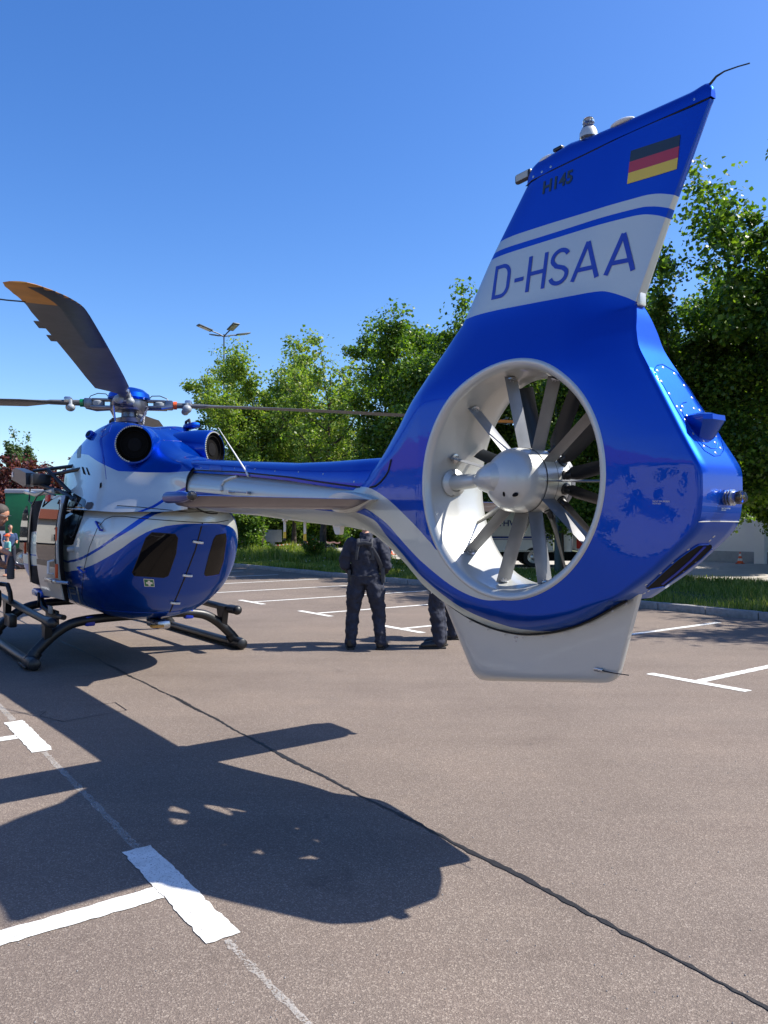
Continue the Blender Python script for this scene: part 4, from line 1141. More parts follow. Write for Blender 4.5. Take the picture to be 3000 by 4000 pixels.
MB().lathe([(.085, 0), (.085, .012), (.055, .03)], (-6.405, .045, tz), (-1, .12, 0), 28).build("tube_flange", M['silver'], tb)
for dz_ in (-.072, .072): screw(Vector((-6.418, .06, tz + dz_)), Vector((-1, .3, 0)), .011, heli)
HB = bvh_of([hub])
for q, sc3 in (((2009, 1932), (1.5, .35, .62)), ((1968, 1929), (.45, .35, .8))):
    p, nr = hit(q[0], q[1], HB)
    if p: MB().ball(p - nr * .002, .020, 14, sc3).build("hub_vent", M['dark'], hub)
VANES = [-8, 24, 57, 93, 126, 163, 194, 226, 286, 319]
for k, a in enumerate(VANES):
    mb = MB(); r0, r1 = .170, .592; uo, ui = .055, .000
    ch = .088; tilt = R(3)
    secs = []
    for t in (0, .12, .14, .5, .86, .88, 1.0):
        r = r0 + (r1 - r0) * t; u = ui + (uo - ui) * t
        c = dp(r, a, u); rad = (dp(1, a, 0) - dp(0, a, 0)); tan = rad.cross(Vector((0, 1, 0))).normalized()
        cd = (Vector((0, 1, 0)) * math.cos(tilt) + tan * math.sin(tilt)) * ch * .62; nn = cd.cross(rad).normalized() * (.0065 if .13 < t < .87 else .0035)
        secs.append([c - cd, c - cd * .6 + nn, c + cd * .2 + nn * 1.1, c + cd, c + cd * .2 - nn * .6, c - cd * .6 - nn])
    vs = [p for s_ in secs for p in s_]; m6 = 6; fs = []
    for i in range(len(secs) - 1):
        for j in range(m6): fs.append((i * m6 + j, i * m6 + (j + 1) % m6, (i + 1) * m6 + (j + 1) % m6, (i + 1) * m6 + j))
    fs += [tuple(range(m6)), tuple(range(len(vs) - m6, len(vs)))]
    v = MB().add(vs, fs).build("stator_vane", M['vane_grey'], heli, sharp=25)
    # end fittings with bolts
    c = dp(.585, a, .055); rad = (dp(1, a, 0) - dp(0, a, 0))
    MB().lathe([(.030, 0), (.030, .006), (.022, .009), (0, .009)], c, -rad, 16).build("vane_fitting", M['metal'], v)
    MB().ball(c - rad * .012 + Vector((0, .01, 0)), .007, 8).ball(c - rad * .012 - Vector((0, .012, 0)), .007, 8).build("bolt", M['metal'], v)
FANS = [-13, 27, 54, 82, 106, 130, 161, 207, 247, 291]
for a in FANS:
    rad = dp(1, a, 0) - dp(0, a, 0); tan = rad.cross(Vector((0, 1, 0))).normalized(); secs = []
    for t in (0, .1, .3, .65, 1.0):
        r = .20 + .368 * t; c = dp(r, a, -.115); tilt = R(62 - 22 * t); cd = (Vector((0, 1, 0)) * math.cos(tilt) - tan * math.sin(tilt)) * (.042 if t > .05 else .026); nn = cd.cross(rad).normalized() * (.006 if t > .05 else .02)
        secs.append([c - cd, c - cd * .5 + nn, c + cd * .4 + nn * .7, c + cd, c + cd * .4 - nn, c - cd * .5 - nn])
    vs = [p for s_ in secs for p in s_]; fs = []
    for i in range(4):
        for j in range(6): fs.append((i * 6 + j, i * 6 + (j + 1) % 6, (i + 1) * 6 + (j + 1) % 6, (i + 1) * 6 + j))
    fs += [tuple(range(6)), tuple(range(len(vs) - 6, len(vs)))]
    v = MB().add(vs, fs).build("fan_blade", M['fan_black'], heli, sharp=30)
    MB().lathe([(.034, 0), (.034, .01), (.024, .016), (.022, .04), (.018, .05)], dp(.172, a, -.115), rad, 16).build("blade_root", M['black'], v)

# ---- ventral fin
vf = [(-6.20, 1.20), (-6.27, 1.11), (-6.41, 0.885), (-6.525, 0.722), (-6.56, 0.685), (-6.60, 0.672), (-6.66, .674), (-7.0, .722), (-7.40, .783), (-7.523, 0.803), (-7.572, 0.822), (-7.603, 0.851), (-7.655, 1.0), (-7.735, 1.26), (-7.5, 1.20), (-7.0, 1.10), (-6.5, 1.15)]
V = []; F = []; nn_ = 24; mm = 26
def vfs(z, side):    # front / rear edge at height z
    if side == 0: return float(np.interp(z, [.672, .685, .722, .885, 1.11, 1.30], [-6.60, -6.56, -6.525, -6.41, -6.27, -6.14]))
    return float(np.interp(z, [.803, .822, .851, 1.0, 1.26], [-7.523, -7.572, -7.603, -7.655, -7.735]))
def vbot(s): return float(np.interp(-s, [6.52, 6.56, 6.60, 6.66, 7.523, 7.572, 7.603], [.73, .688, .673, .674, .803, .823, .856]))
for sgn in (1, -1):
    b = len(V)
    for i in range(nn_ + 1):
        x = .5 - .5 * math.cos(math.pi * i / nn_)
        for j in range(mm + 1):
            t = j / mm; zt = 1.0
            # s along the chord at this height, bottom follows the curved edge
            s_t = vfs(1.24, 0) + (vfs(1.24, 1) - vfs(1.24, 0)) * x
            z_top = float(interp(s_t, BOT)) + .045
            s_b = -6.545 + (-7.60 + 6.545) * x; z_b = vbot(s_b)
            s = s_b + (s_t - s_b) * t; z = z_b + (z_top - z_b) * t
            if x < .5: s = max(s, -9) 
            w = .048 * (math.sqrt(max(0, 1 - (1 - min(x / .18, 1)) ** 2)) * (1 - .62 * max(0, (x - .35) / .65))) * (.30 + .70 * math.sqrt(max(0, 1 - (1 - min(1, t / .16)) ** 2))) if i > 0 else .0
            if i == nn_: w = .014
            V.append((s, sgn * w, z))
    for i in range(nn_):
        for j in range(mm): a = b + i * (mm + 1) + j; F.append((a, a + 1, a + mm + 2, a + mm + 1))
o = (nn_ + 1) * (mm + 1)
for i in range(nn_):
    a = i * (mm + 1); F.append((a, a + mm + 1, o + a + mm + 1, o + a))
for j in range(mm): a = nn_ * (mm + 1) + j; F.append((a, a + 1, o + a + 1, o + a))
vfo = MB().add(V, F).build("ventral_fin", M['silver'], heli, sharp=45)
p = local(2370, 2622, .03)
MB().box((-7.50, .036, p.z), (.055, .010, .018), bev=.004).build("wick_mount", M['metal'], vfo)
MB().tube([(-7.53, .038, p.z), (-7.60, .036, p.z - .001), (-7.68, .032, p.z + .001)], [.004, .003, .0025], 8).build("static_wick", M['black'], vfo)
VB = bvh_of([vfo])
for q in ((2012, 2489), (2020, 2487), (2016, 2503)):
    p, nr = hit(q[0], q[1], VB)
    if p: screw(p, nr, .008)
# flange line where the ventral fin meets the shroud
fl3 = []
for q in smooth_poly(BOT[5:], 3): fl3.append((q[0], .052 if q[0] > -7.3 else .045, q[1] - .004))
MB().tube(fl3, .006, 8).build("fin_flange", M['rubber'], heli)
for k in range(0, len(fl3), 3): screw(Vector((fl3[k][0], .055, fl3[k][2] - .016)), Vector((0, 1, 0)), .006)

# ---- tail boom
def loft(name, rings, mat, parent, close=True, caps=True, sharp=60):
    n = len(rings[0]); V = [p for r_ in rings for p in r_]; F = []
    for i in range(len(rings) - 1):
        for k in range(n if close else n - 1): F.append((i * n + k, i * n + (k + 1) % n, (i + 1) * n + (k + 1) % n, (i + 1) * n + k))
    if caps: F += [tuple(range(n)), tuple(range(len(V) - n, len(V)))]
    return MB().add(V, F).build(name, mat, parent, sharp=sharp)
rings = []
for s in np.linspace(-5.2, -2.35, 60):
    zt = float(interp(s, [(-5.2, 1.98), (-4.6, 2.02), (-3.7, 2.10), (-2.79, 2.17), (-2.3, 2.22)])); zb = float(interp(s, [(-5.2, 1.585), (-4.53, 1.625), (-3.744, 1.684), (-3.042, 1.722), (-2.3, 1.76)]))
    w = float(interp(s, [(-5.2, .198), (-4.0, .235), (-2.7, .275), (-2.3, .28)])); c = (zt + zb) / 2; h = (zt - zb) / 2; n = 72
    rings.append([(s, w * math.cos(2 * math.pi * k / n), c + h * math.sin(2 * math.pi * k / n)) for k in range(n)])
boom = loft("tail_boom", rings, M['livery'], heli)
c = coords(boom.data)
set_livery(boom.data, c[:, 2] - interp(c[:, 0], [(-5.2, 1.745), (-2.6, 1.95)]), -1, .1, c[:, 2] - interp(c[:, 0], [(-5.2, 1.702), (-2.6, 1.90)]))
rings = []
for s in np.linspace(-5.96, -2.42, 70):
    zl = float(interp(s, [(-5.96, 1.90), (-5.72, 1.858), (-5.57, 1.868), (-5.12, 1.921), (-4.605, 1.986), (-3.673, 2.079), (-2.788, 2.146), (-2.4, 2.17)]))
    zt = float(interp(s, [(-5.96, 2.10), (-5.7, 2.072), (-5.043, 2.088), (-4.53, 2.11), (-3.609, 2.185), (-2.441, 2.285)]))
    w = float(interp(s, [(-5.96, .13), (-5.8, .17), (-5.5, .196), (-5.2, .197), (-4.0, .205), (-2.4, .21)])); sec = []
    zl -= .03
    for k in range(33):
        a = math.pi * k / 32; sec.append((s, w * math.copysign(abs(math.cos(a)) ** .62, math.cos(a)), zl + (zt - zl) * abs(math.sin(a)) ** .72))
    rings.append(sec)
cover = loft("drive_shaft_cover", rings, M['blue'], heli, close=True)
# dark gap under the cover
gp = [(float(s), None) for s in np.linspace(-5.72, -2.5, 40)]
for sg_ in (1,):
    pts = []
    for s in np.linspace(-5.60, -2.5, 46):
        zl = float(interp(s, [(-5.72, 1.858), (-5.57, 1.868), (-5.12, 1.921), (-4.605, 1.986), (-3.673, 2.079), (-2.788, 2.146), (-2.4, 2.17)]))
        zt = float(interp(s, [(-5.2, 1.98), (-4.6, 2.02), (-3.7, 2.10), (-2.79, 2.17), (-2.3, 2.22)])); zb = float(interp(s, [(-5.2, 1.585), (-4.53, 1.625), (-3.744, 1.684), (-3.042, 1.722), (-2.3, 1.76)]))
        w = float(interp(s, [(-5.2, .198), (-4.0, .235), (-2.7, .275), (-2.3, .28)])); c_, h_ = (zt + zb) / 2, (zt - zb) / 2
        uu = w * math.sqrt(max(0, 1 - ((zl - c_) / h_) ** 2))
        pts.append((s, max(uu, float(interp(s, [(-5.8, .17), (-5.5, .196), (-5.2, .197), (-4.0, .205), (-2.4, .21)]))) + .001, zl - .002))
    MB().tube(pts, .0065, 6).build("cover_seal", M['rubber'], heli)
CB = bvh_of([cover, boom, tail])
seam("cover_seal", [(1445, 1904), (1466, 1899), (1488, 1882), (1506, 1860), (1518, 1840), (1524, 1815), (1529, 1795)], CB, M['rubber'], heli, .007, step=5)
for q in [(785, 1827), (916, 1829), (996, 1832), (1074, 1840), (1166, 1843), (1262, 1851), (1383, 1881)]:
    p, nr = hit(q[0], q[1], CB)
    if p: screw(p, nr, .007)
patch("access_plate", [(825, 1818), (860, 1819), (867, 1828), (866, 1840), (818, 1838), (818, 1824)], CB, M['decal_blue'], heli, .003, 6)
# forward collar of the boom
cz = [(-2.66, .285 * math.cos(t), 1.975 + .255 * math.sin(t)) for t in np.linspace(R(62), R(-100), 40)]
MB().tube(cz, .008, 8).build("boom_joint", M['rubber'], heli)
# whip aerial, conduit, loop aerial on the boom
p, nr = hit(972, 1858, CB)
e = local(852, 1670, .18)
wa = MB().tube([p, p.lerp(e, .06)], [.016, .011], 12).tube([p.lerp(e, .05), p.lerp(e, .5), e], [.008, .006, .002], 8).build("whip_aerial", M['white'], heli)
seam("conduit", [(868, 1918), (866, 1900), (878, 1880), (905, 1868), (930, 1862)], CB, M['silver'], heli, .017, .004, 10, 8)
la = MB(); a1, n1 = hit(905, 1922, CB); a2, n2 = hit(978, 1926, CB)
la.tube([a1 + n1 * .03, a2 + n2 * .03], .006, 8); la.tube([a1, a1 + n1 * .035], .013, 8); la.tube([a2, a2 + n2 * .035], .013, 8); la.build("loop_aerial", M['metal'], heli)
for s, ln in ((-4.2, .17), (-4.54, .185)):
    a_ = MB().tube([(s, .02, 1.66), (s, .02, 1.64 - ln + .07)], .011, 10).build("rod_aerial", M['white'], heli)
    MB().box((s, .02, 1.645), (.045, .035, .022), bev=.004).build("base", M['metal'], a_)
    MB().tube([(s, .02, 1.64 - ln + .075), (s, .02, 1.64 - ln + .02)], .0125, 10).build("yellow_end", M['gold'], a_)
    MB().tube([(s, .02, 1.64 - ln + .02), (s, .02, 1.64 - ln)], .011, 10).build("tip", M['black'], a_)
MB().prism([(-4.94, 1.64), (-5.085, 1.64), (-5.06, 1.535), (-5.045, 1.528), (-5.005, 1.53), (-4.99, 1.54)], -.018, .018, 'y').build("blade_aerial", M['white'], heli)

# ---- horizontal stabiliser
def airfoil(ch, th, n=14, up_=1.0, lo_=.75):
    pts = []
    for i in range(2 * n):
        t = i / (2 * n) * 2 * math.pi; x = .5 + .5 * math.cos(t); y = th * 2.6 * (math.sqrt(x) * (1 - x) * .62 + .02 * x * (1 - x)) * (up_ if t < math.pi else -lo_)
        pts.append((x * ch, y))
    return pts
for sgn in (1, -1):
    rings = []
    for t, chs, th in ((0.0, 1, 1), (.25, 1, 1), (.6, 1, 1), (.93, .98, 1), (.975, .90, .85), (1.0, .72, .4)):
        u = sgn * (.16 + 1.30 * t); ch = .50 * chs; af = airfoil(ch, .074 * th, 14, 1.35, .30)
        rings.append([(-5.30 - (.50 - ch) * .35 - x, u, 1.772 - y) for x, y in af])
    st = loft("stabilizer", rings, M['stab_blue'], heli, sharp=40)
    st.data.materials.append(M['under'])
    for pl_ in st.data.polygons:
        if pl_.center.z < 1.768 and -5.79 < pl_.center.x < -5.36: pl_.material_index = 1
    MB().tube([(-5.36, sgn * 1.42, 1.772), (-5.36, sgn * 1.475, 1.772), (-5.62, sgn * 1.48, 1.769), (-5.72, sgn * 1.475, 1.769)], [.030, .036, .034, .018], 14).build("tip_fairing", M['stab_blue'], st)
    MB().ball((-5.745, sgn * 1.476, 1.771), .030, 14, (1.1, 1, 1)).build("position_light", M['clear'], st)
    MB().ball((-5.735, sgn * 1.476, 1.771), .017, 10).build("bulb", M['white'], st)
    # root sleeve
    rings = []
    for u_, k_ in ((.12, 1.10), (.20, 1.12), (.255, 1.1), (.26, 1.03)):
        af = airfoil(.56 * k_ / 1.1, .115 * k_); rings.append([(-5.272 - x, sgn * u_, 1.772 - y * 1.05) for x, y in af])
    loft("root_sleeve", rings, M['silver'], heli, sharp=40)
# ---- cabin pod
def pod_dim(s):
    zb = float(interp(s, [(-2.42, 1.60), (-2.40, 1.58), (-2.38, 1.545), (-2.34, 1.49), (-2.2, 1.32), (-1.9, 1.03), (-1.68, .81), (-1.44, .64), (-1.2, .535), (-.9, .475), (-.5, .45), (1.8, .46), (2.4, .54), (3.0, .74), (3.35, .95), (3.55, 1.15)]))
    zt = float(interp(s, [(-2.42, 1.64), (-2.41, 1.70), (-2.38, 1.76), (-2.3, 1.82), (-2.1, 1.90), (-1.7, 1.99), (-1.2, 2.06), (-.4, 2.10), (1.3, 2.10), (1.9, 2.02), (2.4, 1.82), (3.0, 1.48), (3.35, 1.27), (3.55, 1.17)]))
    if s < -.55: b = .865 * max(0, 1 - ((-s - .55) / 1.87) ** 2.35) ** .5
    elif s > 1.6: b = .865 * max(0, 1 - ((s - 1.6) / 1.95) ** 2.3) ** .5
    else: b = .865
    return zb, zt, max(b, .004)
ss = sorted(set([round(-.55 - 1.87 * math.sin(math.pi / 2 * i / 60), 4) for i in range(61)] + [round(x, 3) for x in np.linspace(-.55, 1.6, 50)] + [round(1.6 + 1.95 * math.sin(math.pi / 2 * i / 30), 4) for i in range(31)]))
rings = []; n = 144
for s in ss:
    zb, zt, b = pod_dim(s); c, h = (zb + zt) / 2, (zt - zb) / 2; sec = []
    for k in range(n):
        a = 2 * math.pi * k / n; ca, sa = math.cos(a), math.sin(a)
        e = 2 / 2.7 if sa > 0 else 2 / 2.5
        u = b * math.copysign(abs(ca) ** e, ca); z = c + h * math.copysign(abs(sa) ** e, sa)
        u *= 1 - .10 * max(0, (z - 1.5) / .6) - .05 * max(0, (1.0 - z) / .5)
        sec.append((s, u, z))
    rings.append(sec)
pod = loft("fuselage", rings, M['livery'], heli)
# ---- engine cowling
ST = [(1.30, [(.30, 1.95), (.40, 2.03), (.38, 2.10), (.32, 2.17), (.18, 2.22), (0, 2.23)]),
      (0.95, [(.56, 1.90), (.58, 2.08), (.55, 2.32), (.46, 2.50), (.26, 2.58), (0, 2.60)]),
      (0.40, [(.74, 1.85), (.69, 2.08), (.62, 2.38), (.52, 2.62), (.32, 2.76), (0, 2.78)]),
      (-.30, [(.84, 1.80), (.75, 2.04), (.66, 2.36), (.57, 2.66), (.40, 2.82), (0, 2.80)]),
      (-.90, [(.86, 1.78), (.76, 2.00), (.66, 2.28), (.58, 2.58), (.40, 2.80), (0, 2.78)]),
      (-1.35, [(.81, 1.76), (.70, 1.95), (.60, 2.18), (.46, 2.40), (.28, 2.60), (0, 2.64)]),
      (-1.75, [(.70, 1.74), (.59, 1.90), (.50, 2.07), (.36, 2.25), (.20, 2.41), (0, 2.46)]),
      (-2.10, [(.56, 1.74), (.46, 1.87), (.39, 2.02), (.31, 2.17), (.19, 2.31), (0, 2.37)]),
      (-2.40, [(.40, 1.74), (.34, 1.84), (.31, 1.99), (.29, 2.12), (.19, 2.26), (0, 2.31)]),
      (-2.66, [(.27, 1.76), (.285, 1.86), (.29, 1.98), (.27, 2.10), (.18, 2.20), (0, 2.24)])]
cs = []
for s, pr in ST:
    half = crom(pr, 8); cs.append(np.concatenate([half, [[-u, z] for u, z in half[::-1][1:]]]))
cs = np.array(cs); sv = np.array([s for s, _ in ST]); NN = cs.shape[1]
flatc = crom(np.concatenate([sv[:, None], cs.reshape(len(sv), -1)], 1), 14)
rings = [[(r_[0], r_[1 + 2 * k], r_[2 + 2 * k]) for k in range(NN)] for r_ in flatc]
cowl = loft("engine_cowling", rings, M['livery'], heli, close=False, caps=False)
c = coords(cowl.data)
COWL_TOP = (c[:, 2] - interp(c[:, 0], [(-2.7, 2.14), (-2.2, 2.15), (-1.8, 2.17), (-1.4, 2.20), (-1.0, 2.31), (-.5, 2.44), (.2, 2.52), (1.3, 2.55)]))
FB = bvh_of([pod, cowl])
def trace_s(pp):
    out = []
    for q in pp:
        p, nr = hit(q[0] * .6028, 1800 + q[1] * .6028, FB)
        if p is not None: out.append((p.x, p.z))
    out = sorted(o for o in out if o[0] < -1.95)
    return [(-2.8, out[0][1] + .05)] + out + [(out[-1][0] + .3, 1.55), (2, 1.5)]
G1 = trace_s([(1208, 178), (1150, 192), (1100, 218), (1050, 250), (985, 292), (900, 352)]); G2 = trace_s([(1208, 204), (1160, 213), (1120, 232), (1060, 266), (1000, 303), (930, 352)])
c = coords(cowl.data)
set_livery(cowl.data, c[:, 2] - interp(c[:, 0], G1), COWL_TOP, .1, c[:, 2] - interp(c[:, 0], G2))
# livery lines of the pod, followed in plan angle so that they wrap round the tail doors
def tpar(s, u):
    s = np.asarray(s, float); u = np.abs(np.asarray(u, float))
    return np.where(s > -.55, s + .55, -.95 * np.arctan2((-.55 - s) / 1.87, u / .865))
Z2 = lambda a, b: (a * .6028, 1800 + b * .6028)
def trace_curve(pp, ext_front, ext_back):
    out = []
    for q in pp:
        p, nr = hit(*Z2(*q), FB)
        if p is not None: out.append((float(tpar(p.x, p.y)), p.z))
    out.sort(); return [(-1.6, ext_back if ext_back is not None else out[0][1])] + [o for o in out if o[0] > -1.49] + [(out[-1][0] + .4, ext_front), (6, ext_front)]
F1 = trace_curve([(1210, 300), (1050, 300), (985, 330), (900, 375), (830, 425), (760, 475), (700, 518), (640, 560), (580, 596), (530, 622), (480, 640), (440, 650)], 1.20, 1.95)
F2 = trace_curve([(1120, 318), (1000, 350), (940, 385), (860, 440), (800, 475), (740, 512), (690, 545), (640, 580), (580, 615), (530, 640), (480, 655), (440, 664)], 1.18, 1.93)
F3 = trace_curve([(1478, 450), (1440, 428), (1400, 414), (1330, 406), (1250, 405), (1170, 408), (1100, 416), (1000, 440), (950, 462), (900, 490), (850, 522), (800, 560), (750, 592), (700, 622), (650, 650), (600, 675), (550, 695), (500, 710), (440, 722)], 1.05, None)
F3 = [(-1.6, 1.620), (-1.45, 1.619), (-1.3, 1.616), (-1.2, 1.608), (-1.1, 1.593), (-1.0, 1.566)] + [p for p in F3 if p[0] > -.95]
c = coords(pod.data); t = tpar(c[:, 0], c[:, 1]); fi = lambda L: np.interp(t, [a for a, b in L], [b for a, b in L])
set_livery(pod.data, c[:, 2] - fi(F1), -.1, c[:, 2] - fi(F3), c[:, 2] - fi(F2))

def zz(l): return [Z2(a, b) for a, b in l]
# tail doors: windows, centre gap, hinges, first-aid sign
w1 = patch("door_window", zz([(985, 465), (1135, 475), (1152, 500), (1140, 600), (1090, 745), (1060, 757), (870, 745), (857, 725), (900, 620), (945, 500)]), FB, M['black_gloss'], heli, .003, 9)
w2 = patch("door_window", zz([(1400, 482), (1462, 468), (1468, 500), (1448, 650), (1418, 735), (1335, 750), (1322, 735), (1350, 620), (1382, 510)]), FB, M['black_gloss'], heli, .003, 6)
seam("window_seal", zz([(985, 465), (1135, 475), (1152, 500), (1140, 600), (1090, 745), (1060, 757), (870, 745), (857, 725), (900, 620), (945, 500), (985, 465)]), FB, M['rubber'], heli, .005)
seam("window_seal", zz([(1322, 750), (1420, 738), (1450, 650), (1470, 500)]), FB, M['decal_blue'], heli, .005)
seam("door_gap", zz([(1311, 400), (1305, 430), (1265, 580), (1200, 750), (1150, 870), (1100, 980)]), FB, M['rubber'], heli, .008)
seam("door_edge", zz([(540, 905), (570, 935), (610, 955), (700, 970), (850, 980), (1000, 985), (1100, 980), (1250, 962), (1330, 932)]), FB, M['blue'], heli, .006)
seam("door_edge", zz([(540, 905), (530, 860), (545, 700), (580, 560), (630, 440), (680, 380), (730, 360), (800, 360), (900, 372), (1000, 380), (1100, 388), (1200, 395), (1311, 400), (1400, 400), (1480, 385)]), FB, M['rubber'], heli, .0045)
seam("skirt_joint", zz([(1480, 330), (1300, 330), (1225, 333), (1100, 320), (900, 300), (760, 290)]), FB, M['rubber'], heli, .0045)
for a, b in (((1250, 519), (1313, 528)), ((1183, 737), (1243, 742)), ((1105, 915), (1163, 919))):
    p1, n1 = hit(*Z2(*a), FB); p2, n2 = hit(*Z2(*b), FB)
    if p1 and p2: MB().tube([p1 + n1 * .01, p1.lerp(p2, .5) + n1 * .014, p2 + n2 * .01], .013, 10).build("door_hinge", M['white'], heli)
gp0 = patch("first_aid_sign", zz([(930, 763), (997, 767), (1002, 816), (936, 813)]), FB, M['white'], heli, .003, 6)
patch("sign_field", zz([(934, 767), (993, 771), (998, 812), (940, 809)]), FB, M['sign_green'], gp0, .005, 6)
patch("cross", zz([(957, 773), (972, 774), (974, 783), (987, 784), (989, 796), (976, 796), (977, 807), (962, 806), (961, 796), (948, 795), (946, 783), (958, 783)]), FB, M['white'], gp0, .007, 4)
# side window aft of the sliding door, grey aerial plate, handle, lamp
patch("side_window", zz([(384, 188), (420, 185), (470, 205), (550, 250), (556, 262), (545, 340), (500, 470), (476, 540), (465, 546), (384, 546)]), FB, M['black_gloss'], heli, .004, 7)
seam("window_frame", zz([(470, 250), (530, 290), (520, 350), (480, 480), (462, 500), (448, 480), (447, 420), (455, 370), (480, 340), (470, 280)]), FB, M['rubber'], heli, .008)
patch("aerial_plate", zz([(566, 270), (600, 268), (608, 280), (596, 308), (572, 318), (556, 312), (554, 300)]), FB, M['strap'], heli, .005, 5)
p1, n1 = hit(*Z2(636, 402), FB); p2, n2 = hit(*Z2(664, 452), FB)
MB().tube([p1, p1 + n1 * .03, p2 + n2 * .03, p2], .013, 10).build("door_handle", M['decal_blue'], heli)
p1, n1 = hit(*Z2(521, 690), FB); p2, n2 = hit(*Z2(555, 722), FB)
if p1 and p2: MB().tube([p1, p1 + n1 * .03, p2 + n2 * .03, p2], .012, 10).build("door_handle", M['blue'], heli)
p1, n1 = hit(*Z2(478, 574), FB)
dl = MB().lathe([(.03, 0), (.03, .06), (.02, .075), (0, .08)], p1, n1, 16).build("side_lamp", M['grey_part'], heli)
MB().ball(p1 + n1 * .07, .018, 10).build("lens", M['clear'], dl)
# white police lettering on the side, only its last letters show beside the sliding door
for poly in ([(446, 818), (452, 818), (468, 895), (461, 893)], [(452, 818), (486, 822), (489, 833), (455, 829)], [(460, 852), (491, 857), (493, 868), (463, 864)], [(461, 885), (496, 924), (499, 937), (466, 897)],
             [(494, 815), (503, 816), (530, 952), (521, 948)], [(424, 806), (431, 807), (446, 862), (440, 858)], [(403, 800), (424, 806), (427, 818), (405, 810)]):
    patch("police_lettering", zz(poly), FB, M['silver'], heli, .004, 5)

# ---- open cockpit and sliding door on the left side
def side_panel(name, outline, u0, th, mat, parent=heli, bulge=.05):
    """curved panel standing off the left side: outline in (s, z)"""
    P2 = resample(outline + [outline[0]], .05)[:-1]; n = len(P2)
    uu = lambda s, z: u0 - bulge * ((z - 1.35) / .65) ** 2 * (1.0 if z > 1.35 else .8)
    vs, es, fs, *_ = delaunay_2d_cdt([Vector(p) for p in P2] + [Vector((x, y)) for x in np.arange(-1, 2.4, .08) for y in np.arange(.6, 2.1, .08)], [], [list(range(n))], 2, 1e-4)
    V = [(v.x, uu(v.x, v.y), v.y) for v in vs] + [(v.x, uu(v.x, v.y) - th, v.y) for v in vs]; o = len(vs); F = [tuple(f) for f in fs] + [tuple(i + o for i in f[::-1]) for f in fs]
    F += [(i, (i + 1) % n, o + (i + 1) % n, o + i) for i in range(n)]
    return MB().add(V, F).build(name, mat, parent, sharp=40)
MB().box((1.18, .80, 1.36), (.95, .10, 1.16), bev=.04).build("cabin_shade_block", M['dark'], heli)  # solid near-black box: shade of the cabin inside put into its colour
side_panel("door_frame", [(.68, .72), (.76, .72), (.76, 2.02), (.68, 2.0)], .885, .03, M['black'], bulge=.06)
side_panel("door_frame", [(1.62, .80), (1.70, .80), (1.66, 1.9), (1.56, 1.9)], .885, .03, M['black'], bulge=.06)
op = [(-.42, .72), (-.42, 1.50), (-.40, 1.86), (-.30, 1.96), (.45, 1.99), (.60, 1.93), (.66, 1.75), (.68, 1.3), (.66, .80), (.56, .70)]
sd = side_panel("sliding_door", op, .985, .045, M['silver'], bulge=.09)
side_panel("window", [(-.36, 1.17), (-.37, 1.80), (-.28, 1.91), (.42, 1.95), (.57, 1.88), (.62, 1.70), (.63, 1.26), (.56, 1.17)], .992, .02, M['black_gloss'], sd, bulge=.09)
side_panel("window_frame", [(-.36, 1.17), (-.36, 1.10), (.62, 1.10), (.62, 1.17)], .996, .02, M['black'], sd, bulge=.09)
side_panel("rear_edge", [(-.49, .70), (-.425, .70), (-.425, 1.95), (-.49, 1.93)], .965, .035, M['dark'], sd, bulge=.09)
MB().box((-.40, .985, 1.50), (.025, .02, .16), bev=.006).build("marker_strip", M['orange_red'], sd)
MB().tube([(-.30, .99, 1.18), (-.30, 1.05, 1.17), (-.30, 1.055, 1.03), (-.30, .99, 1.02)], .016, 10).build("handle", M['white'], sd)
MB().box((-.41, .985, 1.06), (.035, .03, .17), bev=.006).build("strap", M['orange_red'], sd)
MB().box((-.30, 1.03, .945), (.42, .05, .045), bev=.008).tube([(-.5, 1.0, .94), (-.62, .90, .93)], .022, 8).build("slide_arm", M['metal'], sd)
MB().box((-.05, 1.0, 1.93), (.16, .03, .08), bev=.006).build("release_tag", M['red'], sd)
# nose glass seen past the door
side_panel("front_side_window", [(1.78, 1.22), (1.80, 1.75), (1.95, 1.88), (2.15, 1.80), (2.30, 1.50), (2.32, 1.25)], .872, .01, M['black_gloss'], bulge=.04)
MB().box((1.72, .91, 1.28), (.05, .03, .16), bev=.006).build("strap", M['orange_red'], heli)
MB().box((.95, .86, .70), (.55, .14, .10), bev=.03).build("door_sill", M['blue'], heli)
# ---- rescue hoist and its carrier on the roof edge
hoist = MB().prism([(1.55, 2.23), (1.52, 2.35), (1.32, 2.375), (.98, 2.33), (.62, 2.27), (.60, 2.12), (.76, 2.10), (1.2, 2.18)], 1.0, 1.12, 'y').build("hoist_boom", M['black'], heli, sharp=20)
MB().box((1.44, 1.123, 2.29), (.08, .008, .07)).build("rating_plate", M['white'], hoist)
MB().box((.50, .97, 2.18), (.20, .22, .15), bev=.02).build("hoist_motor", M['black'], hoist)
fr2 = MB()
for a, b in (((.6, .95, 2.22), (-.35, .62, 2.30)), ((.55, .9, 2.06), (-.15, .72, 1.98)), ((-.35, .62, 2.30), (-.12, .74, 1.96)), ((.5, 1.0, 2.12), (.0, .84, 2.02)), ((.95, .95, 2.32), (.2, .60, 2.36)), ((.2, .60, 2.36), (-.35, .62, 2.30)), ((.4, .9, 2.3), (-.1, .75, 2.0)), ((.0, .84, 2.02), (-.45, .80, 1.90))):
    fr2.tube([a, b], .024, 8)
fr2.build("hoist_frame", M['black'], hoist)
MB().tube([(.95, 1.0, 2.08), (.92, 1.02, 1.92), (.80, 1.0, 1.87), (.55, 1.0, 1.97), (.2, .99, 2.02), (-.2, .95, 1.96)], .010, 8).build("hoist_cable", M['black'], hoist)
